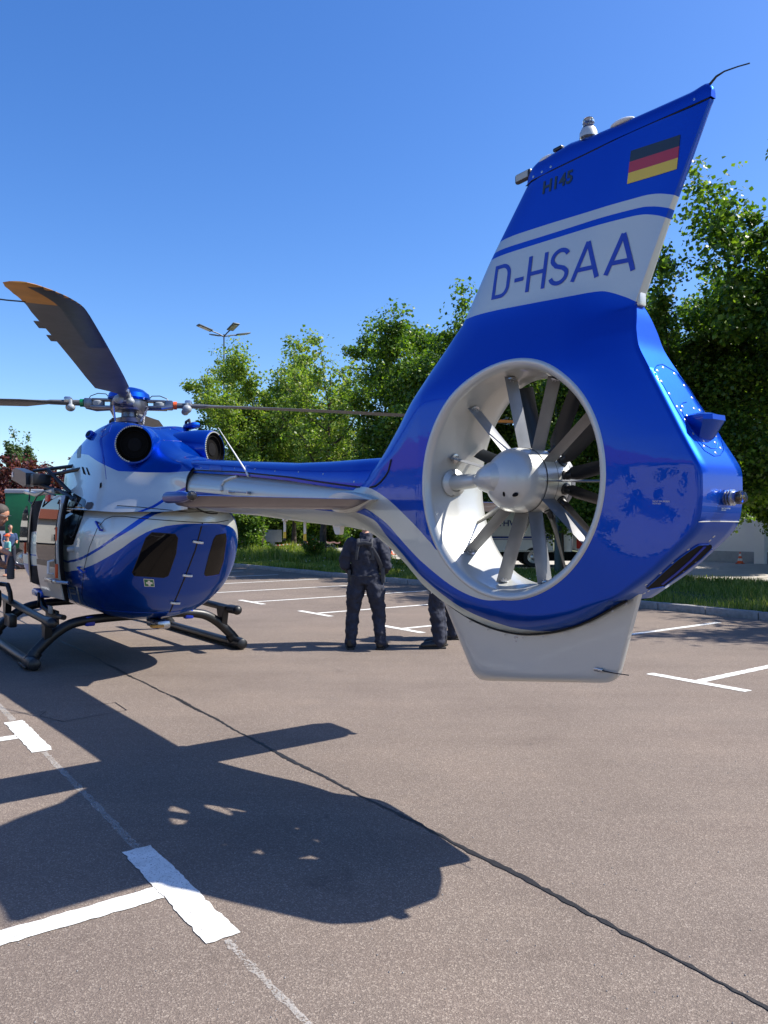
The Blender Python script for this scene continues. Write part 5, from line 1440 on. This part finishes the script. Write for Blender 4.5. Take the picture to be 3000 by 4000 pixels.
MB().tube([(1.2, 1.0, 2.05), (.7, .98, 2.0), (.1, .90, 2.03)], .03, 10).build("footman_rail", M['silver'], hoist)

# ---- cowling details
def exhaust(sgn):
    ax = Vector((-.83, sgn * .55, .03)).normalized(); o = Vector((-1.46, sgn * .36, 2.48))
    f = MB().lathe([(.10, -.80), (.19, -.50), (.230, -.25), (.236, -.05), (.226, .12), (.212, .20), (.196, .205)], o, ax, 48).build("exhaust_fairing", M['blue'], heli)
    e = MB().lathe([(.196, .205), (.190, .176), (.186, .160), (.0, .155)], o, ax, 48).build("exhaust_mouth", M['soot'], f)
    MB().lathe([(.150, .155), (.156, .185), (.148, .187), (.138, .157)], o, ax, 40).build("exhaust_pipe", M['soot'], f)
    MB().lathe([(.07, .156), (.075, .165), (.0, .168)], o, ax, 24).build("exhaust_core", M['dark'], f)
    e1 = (Vector((0, 0, 1)) - ax * ax.z).normalized(); e2 = ax.cross(e1)
    mb = MB()
    for k in range(28):
        a = R(-25 + k * 7.0)
        d = e1 * math.cos(a) + e2 * math.sin(a)
        tgt = ax.cross(d); c_ = o + d * .198 + ax * .205; M3 = Matrix((tgt, ax, d)).transposed()
        mb.box(c_, (.016, .008, .013), M3)
    mb.build("rim_segments", M['panel'], f, smooth=False)
exhaust(1); exhaust(-1)
def p9(a, b): return (200 + a * .4219, 1450 + b * .4219)
# air scoop on the sloping rear deck
sc_ = [hit(*p9(*q), FB)[0] for q in ((1040, 640), (1365, 655), (1350, 600), (930, 560))]
if all(x is not None for x in sc_):
    a, b, c_, d = sc_; up = Vector((-.35, .1, .93)) * .055
    MB().add([a, b, c_, d, a + up, b + up, c_ + up * .6, d + up * .1], [(0, 1, 5, 4), (4, 5, 6, 7), (0, 4, 7, 3), (1, 2, 6, 5), (2, 3, 7, 6), (0, 3, 2, 1)]).build("air_scoop", M['blue'], heli, sharp=20)
for ln in ([(905, 545), (960, 600), (1010, 640), (1130, 645), (1250, 655), (1420, 780)], [(1010, 480), (1110, 530), (1240, 570)], [(1040, 490), (1150, 540), (1350, 600), (1480, 690), (1570, 800)], [(890, 540), (930, 610), (950, 690), (940, 750)],
           [(230, 560), (300, 590), (420, 490), (440, 460)], [(440, 470), (415, 560), (470, 610), (540, 560), (560, 500)], [(480, 790), (500, 900), (510, 1000)]):
    seam("cowl_joint", [p9(*q) for q in ln], FB, M['decal_blue'], heli, .0035)
for q in [(1005, 640), (1045, 640), (1130, 645), (1200, 650), (1270, 668), (1330, 705), (1385, 750), (1425, 785), (850, 530), (880, 500), (930, 515), (1010, 535), (1100, 535), (1215, 565), (690, 475), (760, 480), (540, 470), (600, 470), (500, 540), (380, 560), (330, 510), (470, 560), (1440, 680), (1500, 760), (1570, 780), (1400, 610)]:
    p, nr = hit(*p9(*q), FB)
    if p: screw(p, nr, .009)
patch("cowl_vent", [p9(*q) for q in [(255, 640), (283, 635), (272, 800), (240, 805), (240, 760)]], FB, M['black'], heli, .003, 4)
for poly in ([(283, 885), (300, 890), (322, 960), (300, 950)], [(322, 890), (335, 895), (362, 965), (345, 960)], [(452, 1040), (468, 1030), (470, 1070), (450, 1090)]):
    patch("cowl_slot", [p9(*q) for q in poly], FB, M['dark'], heli, .004, 4)
for q, r_ in (((335, 545), .048), ((375, 600), .058)):
    p, nr = hit(*p9(*q), FB)
    if p:
        ax = (Vector((-.3, .75, .35))).normalized()
        o_ = MB().lathe([(r_, -.07), (r_, .04), (r_ * .85, .055), (0, .057)], p, ax, 20).build("camera_pod", M['blue'], heli)
        MB().lathe([(r_ * .6, .058), (0, .059)], p, ax, 16).build("lens", M['black_gloss'], o_)
for c_ in ((-.55, .38, 2.80), (-.95, -.42, 2.81)):
    MB().tube([Vector(c_) + Vector((.09, 0, -.03)), Vector(c_) + Vector((.07, 0, .07)), Vector(c_) + Vector((-.03, 0, .085)), Vector(c_) + Vector((-.08, 0, -.03))], .018, 8).build("lifting_lug", M['black'], heli)
MB().box((-.62, .38, 2.80), (.26, .12, .07), bev=.03).build("lug_fairing", M['blue'], heli)
MB().box((-1.05, -.42, 2.81), (.30, .12, .07), bev=.03).build("lug_fairing", M['blue'], heli)

# ---- rotor mast and head
mast = MB().lathe([(.17, 2.74), (.17, 2.80), (.13, 2.83), (.12, 2.92), (.16, 2.93), (.17, 2.98), (.10, 3.0), (.095, 3.08)], (0, 0, 0), (0, 0, 1), 32).build("rotor_mast", M['hub_metal'], heli)
hb2 = MB().lathe([(.10, 3.06), (.22, 3.08), (.24, 3.14), (.23, 3.22), (.14, 3.24), (0, 3.245)], (0, 0, 0), (0, 0, 1), 32)
hb2 = hb2.build("rotor_hub", M['hub_metal'], heli)
MB().lathe([(.25, 3.215), (.265, 3.24), (.25, 3.30), (.18, 3.355), (.09, 3.38), (0, 3.385)], (0, 0, 0), (0, 0, 1), 40).build("hub_cap", M['blue'], hb2)
AZ = [191.5, 283.8, 11.5, 101.5]
for ib, wa_ in enumerate(AZ):
    a = R(wa_ - 126.1)                 # world heading of the blade in the helicopter's own frame
    d = Vector((math.cos(a), math.sin(a), 0)); tv = Vector((-d.y, d.x, 0))       # leading edge side (counter-clockwise rotor)
    arm = MB(); Z = 3.17
    up = Vector((0, 0, 1))
    def at(r, t=0, z=0): return d * r + tv * t + up * (Z + z)
    rot = Matrix((d, tv, up)).transposed()
    arm.box(at(.30, 0, .045), (.30, .13, .03), rot, bev=.008); arm.box(at(.30, 0, -.05), (.34, .15, .035), rot, bev=.008)
    arm.tube([at(.43, 0, -.06), at(.43, 0, .06)], .045, 12); arm.box(at(.50, 0, 0), (.10, .11, .12), rot, bev=.015)
    arm.tube([at(.20, -.05, -.05), at(.42, -.15, -.055), at(.55, -.12, -.03)], .028, 10)
    am = arm.build("blade_fork", M['hub_metal'], hb2, sharp=30)
    MB().lathe([(.075, -.035), (.08, -.02), (.08, .02), (.07, .032), (0, .034)], at(.38, .0, 0), up, 20).build("damper", M['grey_part'], hb2)
    MB().tube([at(.24, .02, .07), at(.28, .03, .12), at(.38, .03, .125), at(.47, .02, .09), at(.5, .02, .04)], .006, 6).build("cable", M['black'], hb2)
    MB().tube([at(.25, -.17, -.06), d * .16 + tv * (-.16) + up * 2.93], .014, 8).build("pitch_rod", M['metal'], hb2)
    band = ('sign_green', 'white', 'orange_red', 'gold')[ib]
    MB().tube([at(.555, 0, 0), at(.60, 0, 0)], .052, 14).build("colour_band", M[band], hb2)
    # blade
    st = [(.55, .10, .048), (.68, .105, .045), (.95, .13, .035), (1.15, .26, .028), (1.30, .365, .026), (2.0, .38, .024), (3.0, .38, .022), (4.0, .38, .020), (4.7, .38, .019), (5.0, .36, .018), (5.2, .325, .016), (5.36, .265, .013), (5.46, .19, .010), (5.5, .10, .006)]
    def ring(r, ch, th):
        z = -.12 * ((r - .5) / 5) ** 2; tw = R(7 - 7.5 * r / 5.5); sweep = -.17 * max(0, (r - 4.85) / .65) ** 2
        out = []
        for x, y in airfoil(1, 1, 9):
            if r < 1.0: t_ = (.5 - x) * ch; zz_ = th * (1 if y > 0 else -1) * math.sqrt(max(0, 1 - (2 * x - 1) ** 2)) * .8
            else: t_ = (.28 - x) * ch; zz_ = y * th * 1.15
            t_ += sweep
            out.append(at(r, t_ * math.cos(tw) - zz_ * math.sin(tw), z + t_ * math.sin(tw) + zz_ * math.cos(tw)))
        return out
    def fine(lst, k):
        o = []
        for (a1, b1, c1), (a2, b2, c2) in zip(lst[:-1], lst[1:]):
            for q in range(k): f_ = q / k; o.append((a1 + (a2 - a1) * f_, b1 + (b2 - b1) * f_, c1 + (c2 - c1) * f_))
        return o + [lst[-1]]
    main = [s_ for s_ in st if s_[0] <= 5.0]; tip = [(4.98, .362, .0185)] + [s_ for s_ in st if s_[0] >= 5.0]
    bo = loft("rotor_blade", [ring(*s_) for s_ in fine([s_ for s_ in main], 4)], M['blade_grey'], heli, sharp=30)
    loft("blade_tip", [ring(r, ch * 1.002, th * 1.02) for r, ch, th in fine(tip, 3)], M['orange'], bo, sharp=30)
    # dark erosion strip along the outer leading edge
    es = []
    for r in np.linspace(3.5, 5.42, 24):
        ch = float(interp(r, [(s_[0], s_[1]) for s_ in st])); th = float(interp(r, [(s_[0], s_[2]) for s_ in st])); rg = ring(r, ch * 1.004, th * 1.06); n_ = len(rg)
        es.append([rg[(n_ // 2 + j) % n_] for j in (-4, -3, -2, -1, 0, 1, 2, 3, 4)])
    n9 = 9; V = [p for e_ in es for p in e_]; F = [(i * n9 + j, i * n9 + j + 1, (i + 1) * n9 + j + 1, (i + 1) * n9 + j) for i in range(len(es) - 1) for j in range(n9 - 1)]
    MB().add(V, F).build("erosion_strip", M['blade_edge'], bo, sharp=40)
    for r in (3.75, 4.25):
        z = -.12 * ((r - .5) / 5) ** 2
        MB().box(at(r, -.30, z + .004), (.20, .05, .006), rot).build("trim_tab", M['blade_grey'], bo)
    MB().tube([at(5.0, -.25, -.10), at(5.01, -.36, -.10), at(5.02, -.47, -.095)], .005, 6).build("static_wick", M['black'], bo)
    # pendulum weights
    wt = MB(); wt.box(at(.745, 0, .03), (.09, .13, .08), rot, bev=.02)
    wt.build("weight_clamp", M['metal'], bo)
    w2_ = MB(); w2_.ball(at(.73, -.06, -.05), .062, 16, (1, 1, .9)).tube([at(.73, -.05, .03), at(.73, -.06, -.05)], .022, 8); w2_.build("pendulum_weight", M['grey_part'], bo)
    w3_ = MB(); w3_.ball(at(.70, .07, -.07), .050, 16, (1, 1, .9)).tube([at(.71, .05, .03), at(.70, .07, -.07)], .022, 8); w3_.build("pendulum_weight", M['grey_part'], bo)

# ---- landing gear: skids, bowed cross tubes, steps
for sgn in (1, -1):
    us = 1.28 * sgn
    MB().tube([(-.66, us, .02), (-.62, us, .02), (-.2, us, .015), (1.5, us, .015), (2.9, us, .015), (3.3, us, .09), (3.45, us, .19)], [.05, .06, .055, .055, .055, .05, .04], 18).build("skid_tube", M['skid'], heli)
    MB().tube([(-.70, us, .028), (-.68, us, .028), (-.60, us, .028), (-.36, us, .028), (-.34, us, .028)], [.035, .068, .078, .078, .066], 18).build("skid_end", M['skid'], heli)
    MB().box((-.40, us + .075 * sgn, -.015), (.36, .03, .035), bev=.008).build("skid_plate", M['skid'], heli)
    MB().tube([(-.82, .98 * us / 1.28 + .15 * sgn, .50), (-.6, 1.13 * sgn, .50), (.4, 1.13 * sgn, .52), (2.4, 1.13 * sgn, .58)], [.045, .045, .045, .045], 16).build("step_tube", M['skid'], heli)
    MB().ball((-.83, 1.13 * sgn, .50), .062, 16).tube([(-.80, 1.13 * sgn, .50), (-.62, 1.13 * sgn, .50)], .058, 16).build("step_end", M['skid'], heli)
    for s_ in (-.45, 1.95):
        MB().prism([(s_ - .12, .53), (s_ + .12, .53), (s_ + .05, .26), (s_ - .05, .26)], (1.06 if sgn > 0 else -1.14), (1.14 if sgn > 0 else -1.06), 'y').build("step_bracket", M['skid'], heli, sharp=20)
for s_ in (-.45, 1.95):
    ctl = [(-1.30, .035), (-1.22, .135), (-1.05, .30), (-.88, .41), (-.71, .455), (-.45, .475), (0, .475), (.45, .475), (.71, .455), (.88, .41), (1.05, .30), (1.22, .135), (1.30, .035)]
    pts = [(s_, a, b) for a, b in crom(ctl, 4)]
    MB().tube(pts, [.050 + .012 * min(1, abs(p[1])) for p in pts], 16).build("cross_tube", M['skid'], heli)
    for sg_ in (1, -1): MB().box((s_, .62 * sg_, .45), (.10, .12, .12), bev=.02).build("tube_clamp", M['decal_blue'], heli)
    for sg_ in (1, -1): MB().lathe([(.072, 0), (.072, .09)], (s_, 1.262 * sg_, .06), Vector((0, -.55 * sg_, .8)), 16).build("saddle", M['skid'], heli)
MB().box((-1.02, -.02, .435), (.42, .16, .10), bev=.03).build("belly_fairing", M['metal'], heli)
MB().box((-1.20, .06, .425), (.10, .14, .035), bev=.01).build("belly_marker", M['orange'], heli)
MB().box((.62, .80, .40), (.55, .05, .22), bev=.01).build("belly_camera", M['black'], heli)
MB().box((.45, .86, .52), (.16, .03, .10), bev=.01).build("data_plate", M['panel'], heli)
hk = MB().tube([(.95, .88, .68), (.80, .86, .52), (.45, .80, .44), (.1, .78, .45)], .035, 10).tube([(.7, .95, .72), (.62, .96, .62), (.72, .95, .55)], .018, 8); hk.build("cargo_fitting", M['black'], heli)
# searchlight carried on the step tube
sl = MB().tube([(1.62, 1.38, .74), (1.62, 1.38, .92)], .10, 20).box((1.62, 1.36, .60), (.22, .24, .26), bev=.04).tube([(1.55, 1.25, .80), (1.36, 1.20, .80), (1.30, 1.18, .70), (1.32, 1.16, .55)], .032, 10).build("searchlight", M['black'], heli)
MB().tube([(1.62, 1.36, .42), (1.62, 1.36, .24)], .085, 20).build("searchlight_lens", M['skid'], sl)
MB().box((1.15, 1.2, .34), (.35, .10, .16), bev=.02).build("searchlight_mount", M['black'], sl)

# ================================================================== PEOPLE
def remeshed(name, mb, voxel, mat, parent, smooth_it=4):
    me = to_mesh(name, mb.v, mb.f, True)
    o = link(name, me, mat, parent)
    r_ = o.modifiers.new("remesh", 'REMESH'); r_.mode = 'VOXEL'; r_.voxel_size = voxel; r_.use_smooth_shade = True
    s_ = o.modifiers.new("smooth", 'SMOOTH'); s_.factor = .5; s_.iterations = smooth_it
    return o
def limb(mb, pts, rad, n=14):
    mb.tube(pts, rad, n); mb.ball(pts[0], rad[0] * .98, n); mb.ball(pts[-1], rad[-1] * .98, n)
def torso(mb, secs, n=20):
    """secs: (centre, half width x, half depth y)"""
    vs = []; fs = []
    for c_, a, b in secs:
        for k in range(n):
            t = 2 * math.pi * k / n; vs.append((c_[0] + a * math.copysign(abs(math.cos(t)) ** .85, math.cos(t)), c_[1] + b * math.sin(t), c_[2]))
    for i in range(len(secs) - 1):
        for k in range(n): fs.append((i * n + k, i * n + (k + 1) % n, (i + 1) * n + (k + 1) % n, (i + 1) * n + k))
    fs += [tuple(range(n - 1, -1, -1)), tuple(range(len(vs) - n, len(vs)))]
    mb.add(vs, fs)
def hand(mb, wrist, direc, palm_n, curl=.5, L=.185):
    d = Vector(direc).normalized(); nrm = Vector(palm_n); nrm = (nrm - d * nrm.dot(d)).normalized(); sd_ = d.cross(nrm); w = Vector(wrist)
    k = L / .185
    vs = []
    for t, hw_, ht in ((0, .026, .018), (.25, .036, .016), (.5, .041, .014), (.53, .038, .012)):
        c_ = w + d * t * L
        for j in range(10):
            a = 2 * math.pi * j / 10; vs.append(c_ + sd_ * hw_ * k * math.cos(a) + nrm * ht * k * math.sin(a))
    fs = [(i * 10 + j, i * 10 + (j + 1) % 10, (i + 1) * 10 + (j + 1) % 10, (i + 1) * 10 + j) for i in range(3) for j in range(10)] + [tuple(range(10)), tuple(range(30, 40))]
    mb.add(vs, fs)
    for off, ln in ((-.030, .078), (-.010, .088), (.010, .082), (.029, .064)):
        p0 = w + d * .50 * L + sd_ * off * k; pts = [p0]; ang = 0
        for q, seg in enumerate((.42, .32, .26)):
            ang += curl * (.55 if q == 0 else .8); pts.append(pts[-1] + (d * math.cos(ang) + nrm * math.sin(ang)) * ln * seg * k)
        mb.tube(pts, [.0095 * k, .009 * k, .008 * k, .0065 * k], 8)
    p0 = w + d * .12 * L - sd_ * .028 * k
    mb.tube([p0, p0 + (d * .5 - sd_ * .75 + nrm * .2) * .04 * k, p0 + (d * 1.2 - sd_ * .85 + nrm * .6) * .055 * k, p0 + (d * 1.9 - sd_ * .7 + nrm * 1.0) * .055 * k], [.012 * k, .012 * k, .0105 * k, .008 * k], 8)
def head(mb, c_, face, tilt=0.0, r=.098, up=Vector((0, 0, 1))):
    f = Vector(face).normalized(); up = (up - f * up.dot(f)).normalized(); sd_ = f.cross(up); c_ = Vector(c_)
    def pt(a, b, e): return c_ + f * a + sd_ * b + up * e
    M3 = Matrix((f, sd_, up)).transposed()
    def eb(cc, r_, sc):
        k = len(mb.v); mb.ball((0, 0, 0), r_, 18, sc)
        for i in range(k, len(mb.v)): mb.v[i] = tuple(M3 @ Vector(mb.v[i]) + cc)
    eb(pt(-.012, 0, .022), r, (1.0, .80, .98)); eb(pt(.018, 0, -.045), r * .72, (.98, .80, 1.05)); eb(pt(.052, 0, -.092), .030, (1, 1.1, .8))
    mb.tube([pt(.078, 0, .012), pt(.098, 0, -.020), pt(.088, 0, -.034)], [.010, .014, .010], 8)
    eb(pt(.078, 0, .028), .020, (.6, 2.0, .5)); eb(pt(.079, 0, -.062), .013, (.7, 1.9, .7))
    for s_ in (1, -1): eb(pt(-.008, s_ * .078, -.005), .026, (.55, .3, 1.15))
    return pt, M3

def dress(p, legs, tors, arms, boots, extra=None):
    """clothes follow the same skeleton a little outside the body"""
    cl = MB(); g_ = .026
    for pts, rad in legs:
        e_ = pts[-1]; limb(cl, pts[:-1] + [Vector((e_.x, e_.y, .16)), Vector((e_.x, e_.y, .085))], [r_ + g_ for r_ in rad[:-1]] + [.076, .078])
    torso(cl, [(c_, a + g_, b + g_) for c_, a, b in tors])
    for pts, rad in arms: limb(cl, pts, [r_ + g_ for r_ in rad])
    if tors[-1][2] < .1 and abs(tors[-1][0][0]) < .05:
        t0 = Vector(tors[-1][0]); cl.tube([t0 - Vector((0, 0, .03)), t0 + Vector((0, .01, .085))], [.088, .080], 16)
    o = remeshed("uniform", cl, .014, M['navy'], p, 3)
    tx = bpy.data.textures.get("cloth_folds")
    if tx is None:
        tx = bpy.data.textures.new("cloth_folds", 'CLOUDS'); tx.noise_scale = .085; tx.noise_depth = 3
    dm = o.modifiers.new("folds", 'DISPLACE'); dm.texture = tx; dm.strength = .060; dm.mid_level = .42; dm.texture_coords = 'LOCAL'
    for pts in boots:
        b = MB(); h_, t_ = Vector(pts[0]), Vector(pts[1]); dr = (t_ - h_).normalized()
        b.tube([h_ + Vector((0, 0, .13)), h_ + Vector((0, 0, .08)), h_ + Vector((0, 0, .05))], [.056, .056, .056], 14); b.ball(h_ + Vector((0, 0, .055)), .056, 14)
        b.tube([h_ + Vector((0, 0, .055)), h_.lerp(t_, .5) + Vector((0, 0, .055)), t_ + Vector((0, 0, .042))], [.054, .052, .045], 14); b.ball(t_ + Vector((0, 0, .040)), .046, 14, (1, 1, .85))
        bt = remeshed("boot", b, .008, M['boot'], p, 3)
        s_ = MB(); m_ = h_.lerp(t_, .5)
        s_.box(m_ + Vector((0, 0, .012)), ((t_ - h_).length + .12, .10, .024), Matrix.Rotation(math.atan2(dr.y, dr.x), 3, 'Z'), bev=.008); s_.build("sole", M['rubber'], bt)
    return o
def standing(loc, rz, label, sc=1.0, stance=.18, bend=0.0, hands_front=True, group=None):
    p = empty("person", loc, rz, label, "person", group); p.scale = (sc, sc, sc)
    hx = stance
    legs = []
    for s_ in (1, -1):
        legs.append(([Vector((s_ * .095, 0, .92)), Vector((s_ * (.10 + hx * .30), -.01, .72)), Vector((s_ * (.08 + hx * .62), .02, .49)), Vector((s_ * (.06 + hx * .85), -.01, .30)), Vector((s_ * (.05 + hx), -.02, .10))], [.098, .088, .062, .056, .042]))
    T = [((0, 0, .88), .165, .115), ((0, 0, .97), .172, .12), ((0, .01, 1.08), .150, .105), ((0, .015, 1.20), .165, .112), ((0, .02, 1.33), .190, .118), ((0, .02, 1.42), .175, .100), ((0, .02, 1.47), .100, .075)]
    arms = []
    for s_ in (1, -1):
        arms.append(([Vector((s_ * .185, .02, 1.41)), Vector((s_ * .255, -.01, 1.27)), Vector((s_ * .285, -.02, 1.12)), Vector((s_ * .24, .13, 1.06)), Vector((s_ * .15, .27, 1.10))], [.062, .054, .046, .042, .031]))
    bd = MB()
    for pts, rad in legs: limb(bd, pts, rad)
    torso(bd, T)
    for pts, rad in arms: limb(bd, pts, rad)
    for s_ in (1, -1): hand(bd, (s_ * .15, .275, 1.10), (-s_ * .35, .9, .15), (-s_ * .8, 0, -.5), .55)
    bd.tube([(0, .02, 1.45), (0, .03, 1.56)], [.058, .055], 14)
    head(bd, (0, .06, 1.65), (0, .94, -.32), up=Vector((0, .3, 1)))
    remeshed("body", bd, .009, M['skin'], p, 2)
    hr = MB(); hr.ball((0, .035, 1.685), .102, 18, (.83, 1.0, .85)); remeshed("hair", hr, .010, M['hair'], p, 2)
    boots = [(Vector((s_ * (.05 + hx), -.05, 0)), Vector((s_ * (.05 + hx + .05), .17, 0))) for s_ in (1, -1)]
    dress(p, legs, T, [([q for q in pts], rad) for pts, rad in arms], boots)
    return p
# man standing under the tail boom with his back to us
pm = standing(gnd(1428, 2534), R(-4), 'person in navy overalls standing with back turned under the tail boom', 0.995, .150)
hs2 = MB()
for s_ in (1, -1):
    hs2.tube([(s_ * .11, -.145, 1.20), (s_ * .10, -.160, 1.30), (s_ * .085, -.148, 1.40), (s_ * .09, -.08, 1.475), (s_ * .10, .04, 1.475)], .020, 8, flat_=.35, up=(0, -1, 0))
hs2.tube([(-.10, -.155, 1.405), (0, -.162, 1.425), (.10, -.155, 1.405)], .026, 8, flat_=.35, up=(0, -1, 0))
hs2.tube([(.10, -.158, 1.36), (.17, -.15, 1.24), (.215, -.10, 1.12), (.205, -.03, 1.05)], .026, 8, flat_=.3, up=(0, -1, 0))
hs2.build("harness", M['strap'], pm)
MB().box((.235, -.03, 1.02), (.06, .09, .16), bev=.012).box((.24, -.04, .93), (.05, .06, .08), bev=.01).build("radio_pouch", M['strap'], pm)
MB().box((-.215, .0, .98), (.05, .10, .17), bev=.012).box((-.18, -.04, .88), (.04, .07, .20), bev=.01).build("belt_pouch", M['strap'], pm)
MB().tube([(.20 * math.cos(t), .01 + .145 * math.sin(t), .985) for t in np.linspace(0, 2 * math.pi, 28)], .022, 8, flat_=.45, up=(0, 0, 1)).build("belt", M['strap'], pm)
standing(gnd(1712, 2527), R(80), 'person in dark trousers and black boots, legs showing left of the lower fin', 1.04, .07)
standing(gnd(1772, 2494), R(70), 'person farther back whose legs show just beside the lower fin', 1.0, .05)

# man leaning in at the left picture edge, head in profile, one arm hanging over a black bottle
pl = empty("person", (-4.95, 9.25, .05), 0, 'grey haired person in a black shirt leaning in at the left picture edge', 'person')
bd = MB(); 
LG = [([Vector((s_ * .02 - .05, s_ * .10, .92)), Vector((-.05, s_ * .12, .70)), Vector((-.04, s_ * .13, .48)), Vector((-.08, s_ * .14, .28)), Vector((-.12, s_ * .15, .10))], [.10, .09, .064, .057, .043]) for s_ in (1, -1)]
TT = [((-.06, 0, .88), .12, .17), ((-.05, 0, 1.0), .125, .17), ((.0, 0, 1.15), .115, .165), ((.07, 0, 1.32), .12, .185), ((.13, 0, 1.46), .11, .19), ((.18, 0, 1.54), .07, .10)]
AR = [([Vector((.14, -.20, 1.45)), Vector((.10, -.27, 1.32)), Vector((.10, -.29, 1.22))], [.064, .058, .052]), ([Vector((.14, .20, 1.45)), Vector((.10, .27, 1.30)), Vector((.12, .28, 1.15))], [.064, .056, .048])]
FA = [([Vector((.10, -.29, 1.24)), Vector((.28, -.28, 1.30)), Vector((.46, -.26, 1.32)), Vector((.56, -.25, 1.27))], [.050, .046, .036, .029])]
for pts, rad in LG + AR + FA: limb(bd, pts, rad)
torso(bd, TT); bd.tube([(.17, 0, 1.50), (.27, 0, 1.64)], [.062, .058], 14)
head(bd, (.33, 0, 1.72), (.86, .0, -.42), up=Vector((.35, 0, 1)), r=.104)
hand(bd, (.56, -.25, 1.27), (.42, 0, -.9), (-.9, 0, -.42), .55, .19)
limb(bd, [Vector((.12, .28, 1.16)), Vector((.3, .2, 1.10)), Vector((.42, .12, 1.12))], [.048, .04, .03]); hand(bd, (.42, .12, 1.12), (.9, -.3, 0), (0, 0, -1), .5)
remeshed("body", bd, .008, M['skin'], pl, 2)
h1 = MB(); h1.ball((.315, 0, 1.772), .116, 18, (.98, .84, .80)); remeshed("hair", h1, .010, M['hair'], pl, 2)
g1 = MB().tube([(.33, -.088, 1.735), (.40, -.07, 1.715), (.435, -.045, 1.70)], .004, 6).tube([(.435, -.05, 1.715), (.43, 0, 1.72), (.435, .05, 1.715)], .004, 6).build("glasses", M['metal'], pl)
dress(pl, LG, TT[:-1], AR, [(Vector((-.16, s_ * .15, 0)), Vector((.06, s_ * .16, 0))) for s_ in (1, -1)])
MB().tube([(.425, -.255, .985), (.428, -.255, 1.00), (.43, -.255, 1.14), (.43, -.255, 1.17), (.43, -.255, 1.19)], [.036, .041, .041, .030, .026], 18)
bt_ = MB().tube([(0, 0, 0), (0, 0, .012), (0, 0, .21), (0, 0, .235), (0, 0, .27)], [.035, .042, .042, .034, .030], 18).build("black_bottle", M['strap'], None)
bt_.location = Vector((-4.95, 9.25, .05)) + Vector((.585, -.27, .97)); tag(bt_, 'dark cylindrical bottle hanging from the hand of the leaning person', 'bottle')

# small figures far behind
def little(name_loc, h, shirt, trousers, label, cap=None, seated=False, rz=0.0):
    p = empty("person", name_loc, rz, label, "person"); k = h / 1.75; b = MB()
    hip = .92 if not seated else .50
    for s_ in (1, -1):
        if seated: limb(b, [Vector((s_ * .1, 0, hip)), Vector((s_ * .12, -.40, hip)), Vector((s_ * .12, -.42, .10))], [.08, .062, .045], 10)
        else: limb(b, [Vector((s_ * .09, 0, .9)), Vector((s_ * .12, 0, .48)), Vector((s_ * .14, 0, .09))], [.09, .06, .042], 10)
        b.tube([(s_ * (.12 if not seated else .12), 0 if not seated else -.42, .06), (s_ * .13, -.15 if not seated else -.58, .04)], [.045, .035], 8)
    t0 = hip - .04
    torso(b, [((0, 0, t0), .15, .11), ((0, 0, t0 + .18), .14, .1), ((0, 0, t0 + .42), .18, .11), ((0, 0, t0 + .56), .10, .07)], 14)
    for s_ in (1, -1): limb(b, [Vector((s_ * .18, 0, t0 + .5)), Vector((s_ * .23, -.03, t0 + .26)), Vector((s_ * .17, -.25, t0 + .22))], [.055, .043, .03], 10); hand(b, (s_ * .17, -.26, t0 + .22), (0, -1, 0), (0, 0, -1), .5)
    b.tube([(0, 0, t0 + .54), (0, 0, t0 + .66)], .05, 10); head(b, (0, -.01, t0 + .76), (.3, -.9, -.2))
    remeshed("body", b, .016, M['skin'], p, 2)
    sh_ = MB(); torso(sh_, [((0, 0, t0 + .04), .165, .125), ((0, 0, t0 + .2), .155, .115), ((0, 0, t0 + .42), .195, .125), ((0, 0, t0 + .55), .10, .08)], 14)
    for s_ in (1, -1): limb(sh_, [Vector((s_ * .18, 0, t0 + .5)), Vector((s_ * .225, -.02, t0 + .30))], [.068, .06], 10)
    remeshed("shirt", sh_, .018, M[shirt], p, 2)
    tr_ = MB(); torso(tr_, [((0, 0, t0 - .04), .165, .125), ((0, 0, t0 + .08), .16, .12)], 14)
    for s_ in (1, -1):
        limb(tr_, [Vector((s_ * .1, 0, hip)), Vector((s_ * .12, -.40 if seated else 0, hip if seated else .5))] + ([] if seated else [Vector((s_ * .14, 0, .14))]), [.10, .078] + ([] if seated else [.06]), 10)
    remeshed("trousers", tr_, .018, M[trousers], p, 2)
    if cap:
        c2 = MB(); c2.ball((0, -.01, t0 + .80), .108, 14, (.9, 1, .7)); c2.box((.03, -.12, t0 + .79), (.14, .10, .015), bev=.005); c2.build("cap", M[cap], p)
    else:
        c2 = MB(); c2.ball((0, .015, t0 + .80), .104, 14, (.88, 1, .85)); c2.build("hair", M['hair'], p)
    p.scale = (k, k, k); return p
little(wp(30, 24, 0), 1.38, 'teal', 'jeans', 'child with an orange cap and teal shirt behind the leaning person', 'orange_red', rz=-.8)
little(wp(40, 27, 0), 1.66, 'jeans', 'navy', 'person in a blue grey top just behind the child with the orange cap', rz=.6)
little(wp(1535, 41, 0), 1.74, 'royal', 'navy', 'person in a bright blue shirt and red cap right of the standing man', 'red', rz=.3)
little(wp(1582, 39, 0), 1.70, 'navy', 'navy', 'seated person with bare legs under the curve of the tail', seated=True, rz=1.0)
st_ = empty("camping_stool", wp(1582, 39.05, 0), 1.0, 'low stool under the seated person', 'stool')
MB().box((0, .02, .40), (.4, .4, .05), bev=.01).build("seat", M['black'], st_)
for a in (-1, 1):
    for b_ in (-1, 1): MB().tube([(a * .16, .02 + b_ * .16, .39), (a * .18, .02 + b_ * .18, 0)], .015, 6).build("leg", M['metal'], st_)
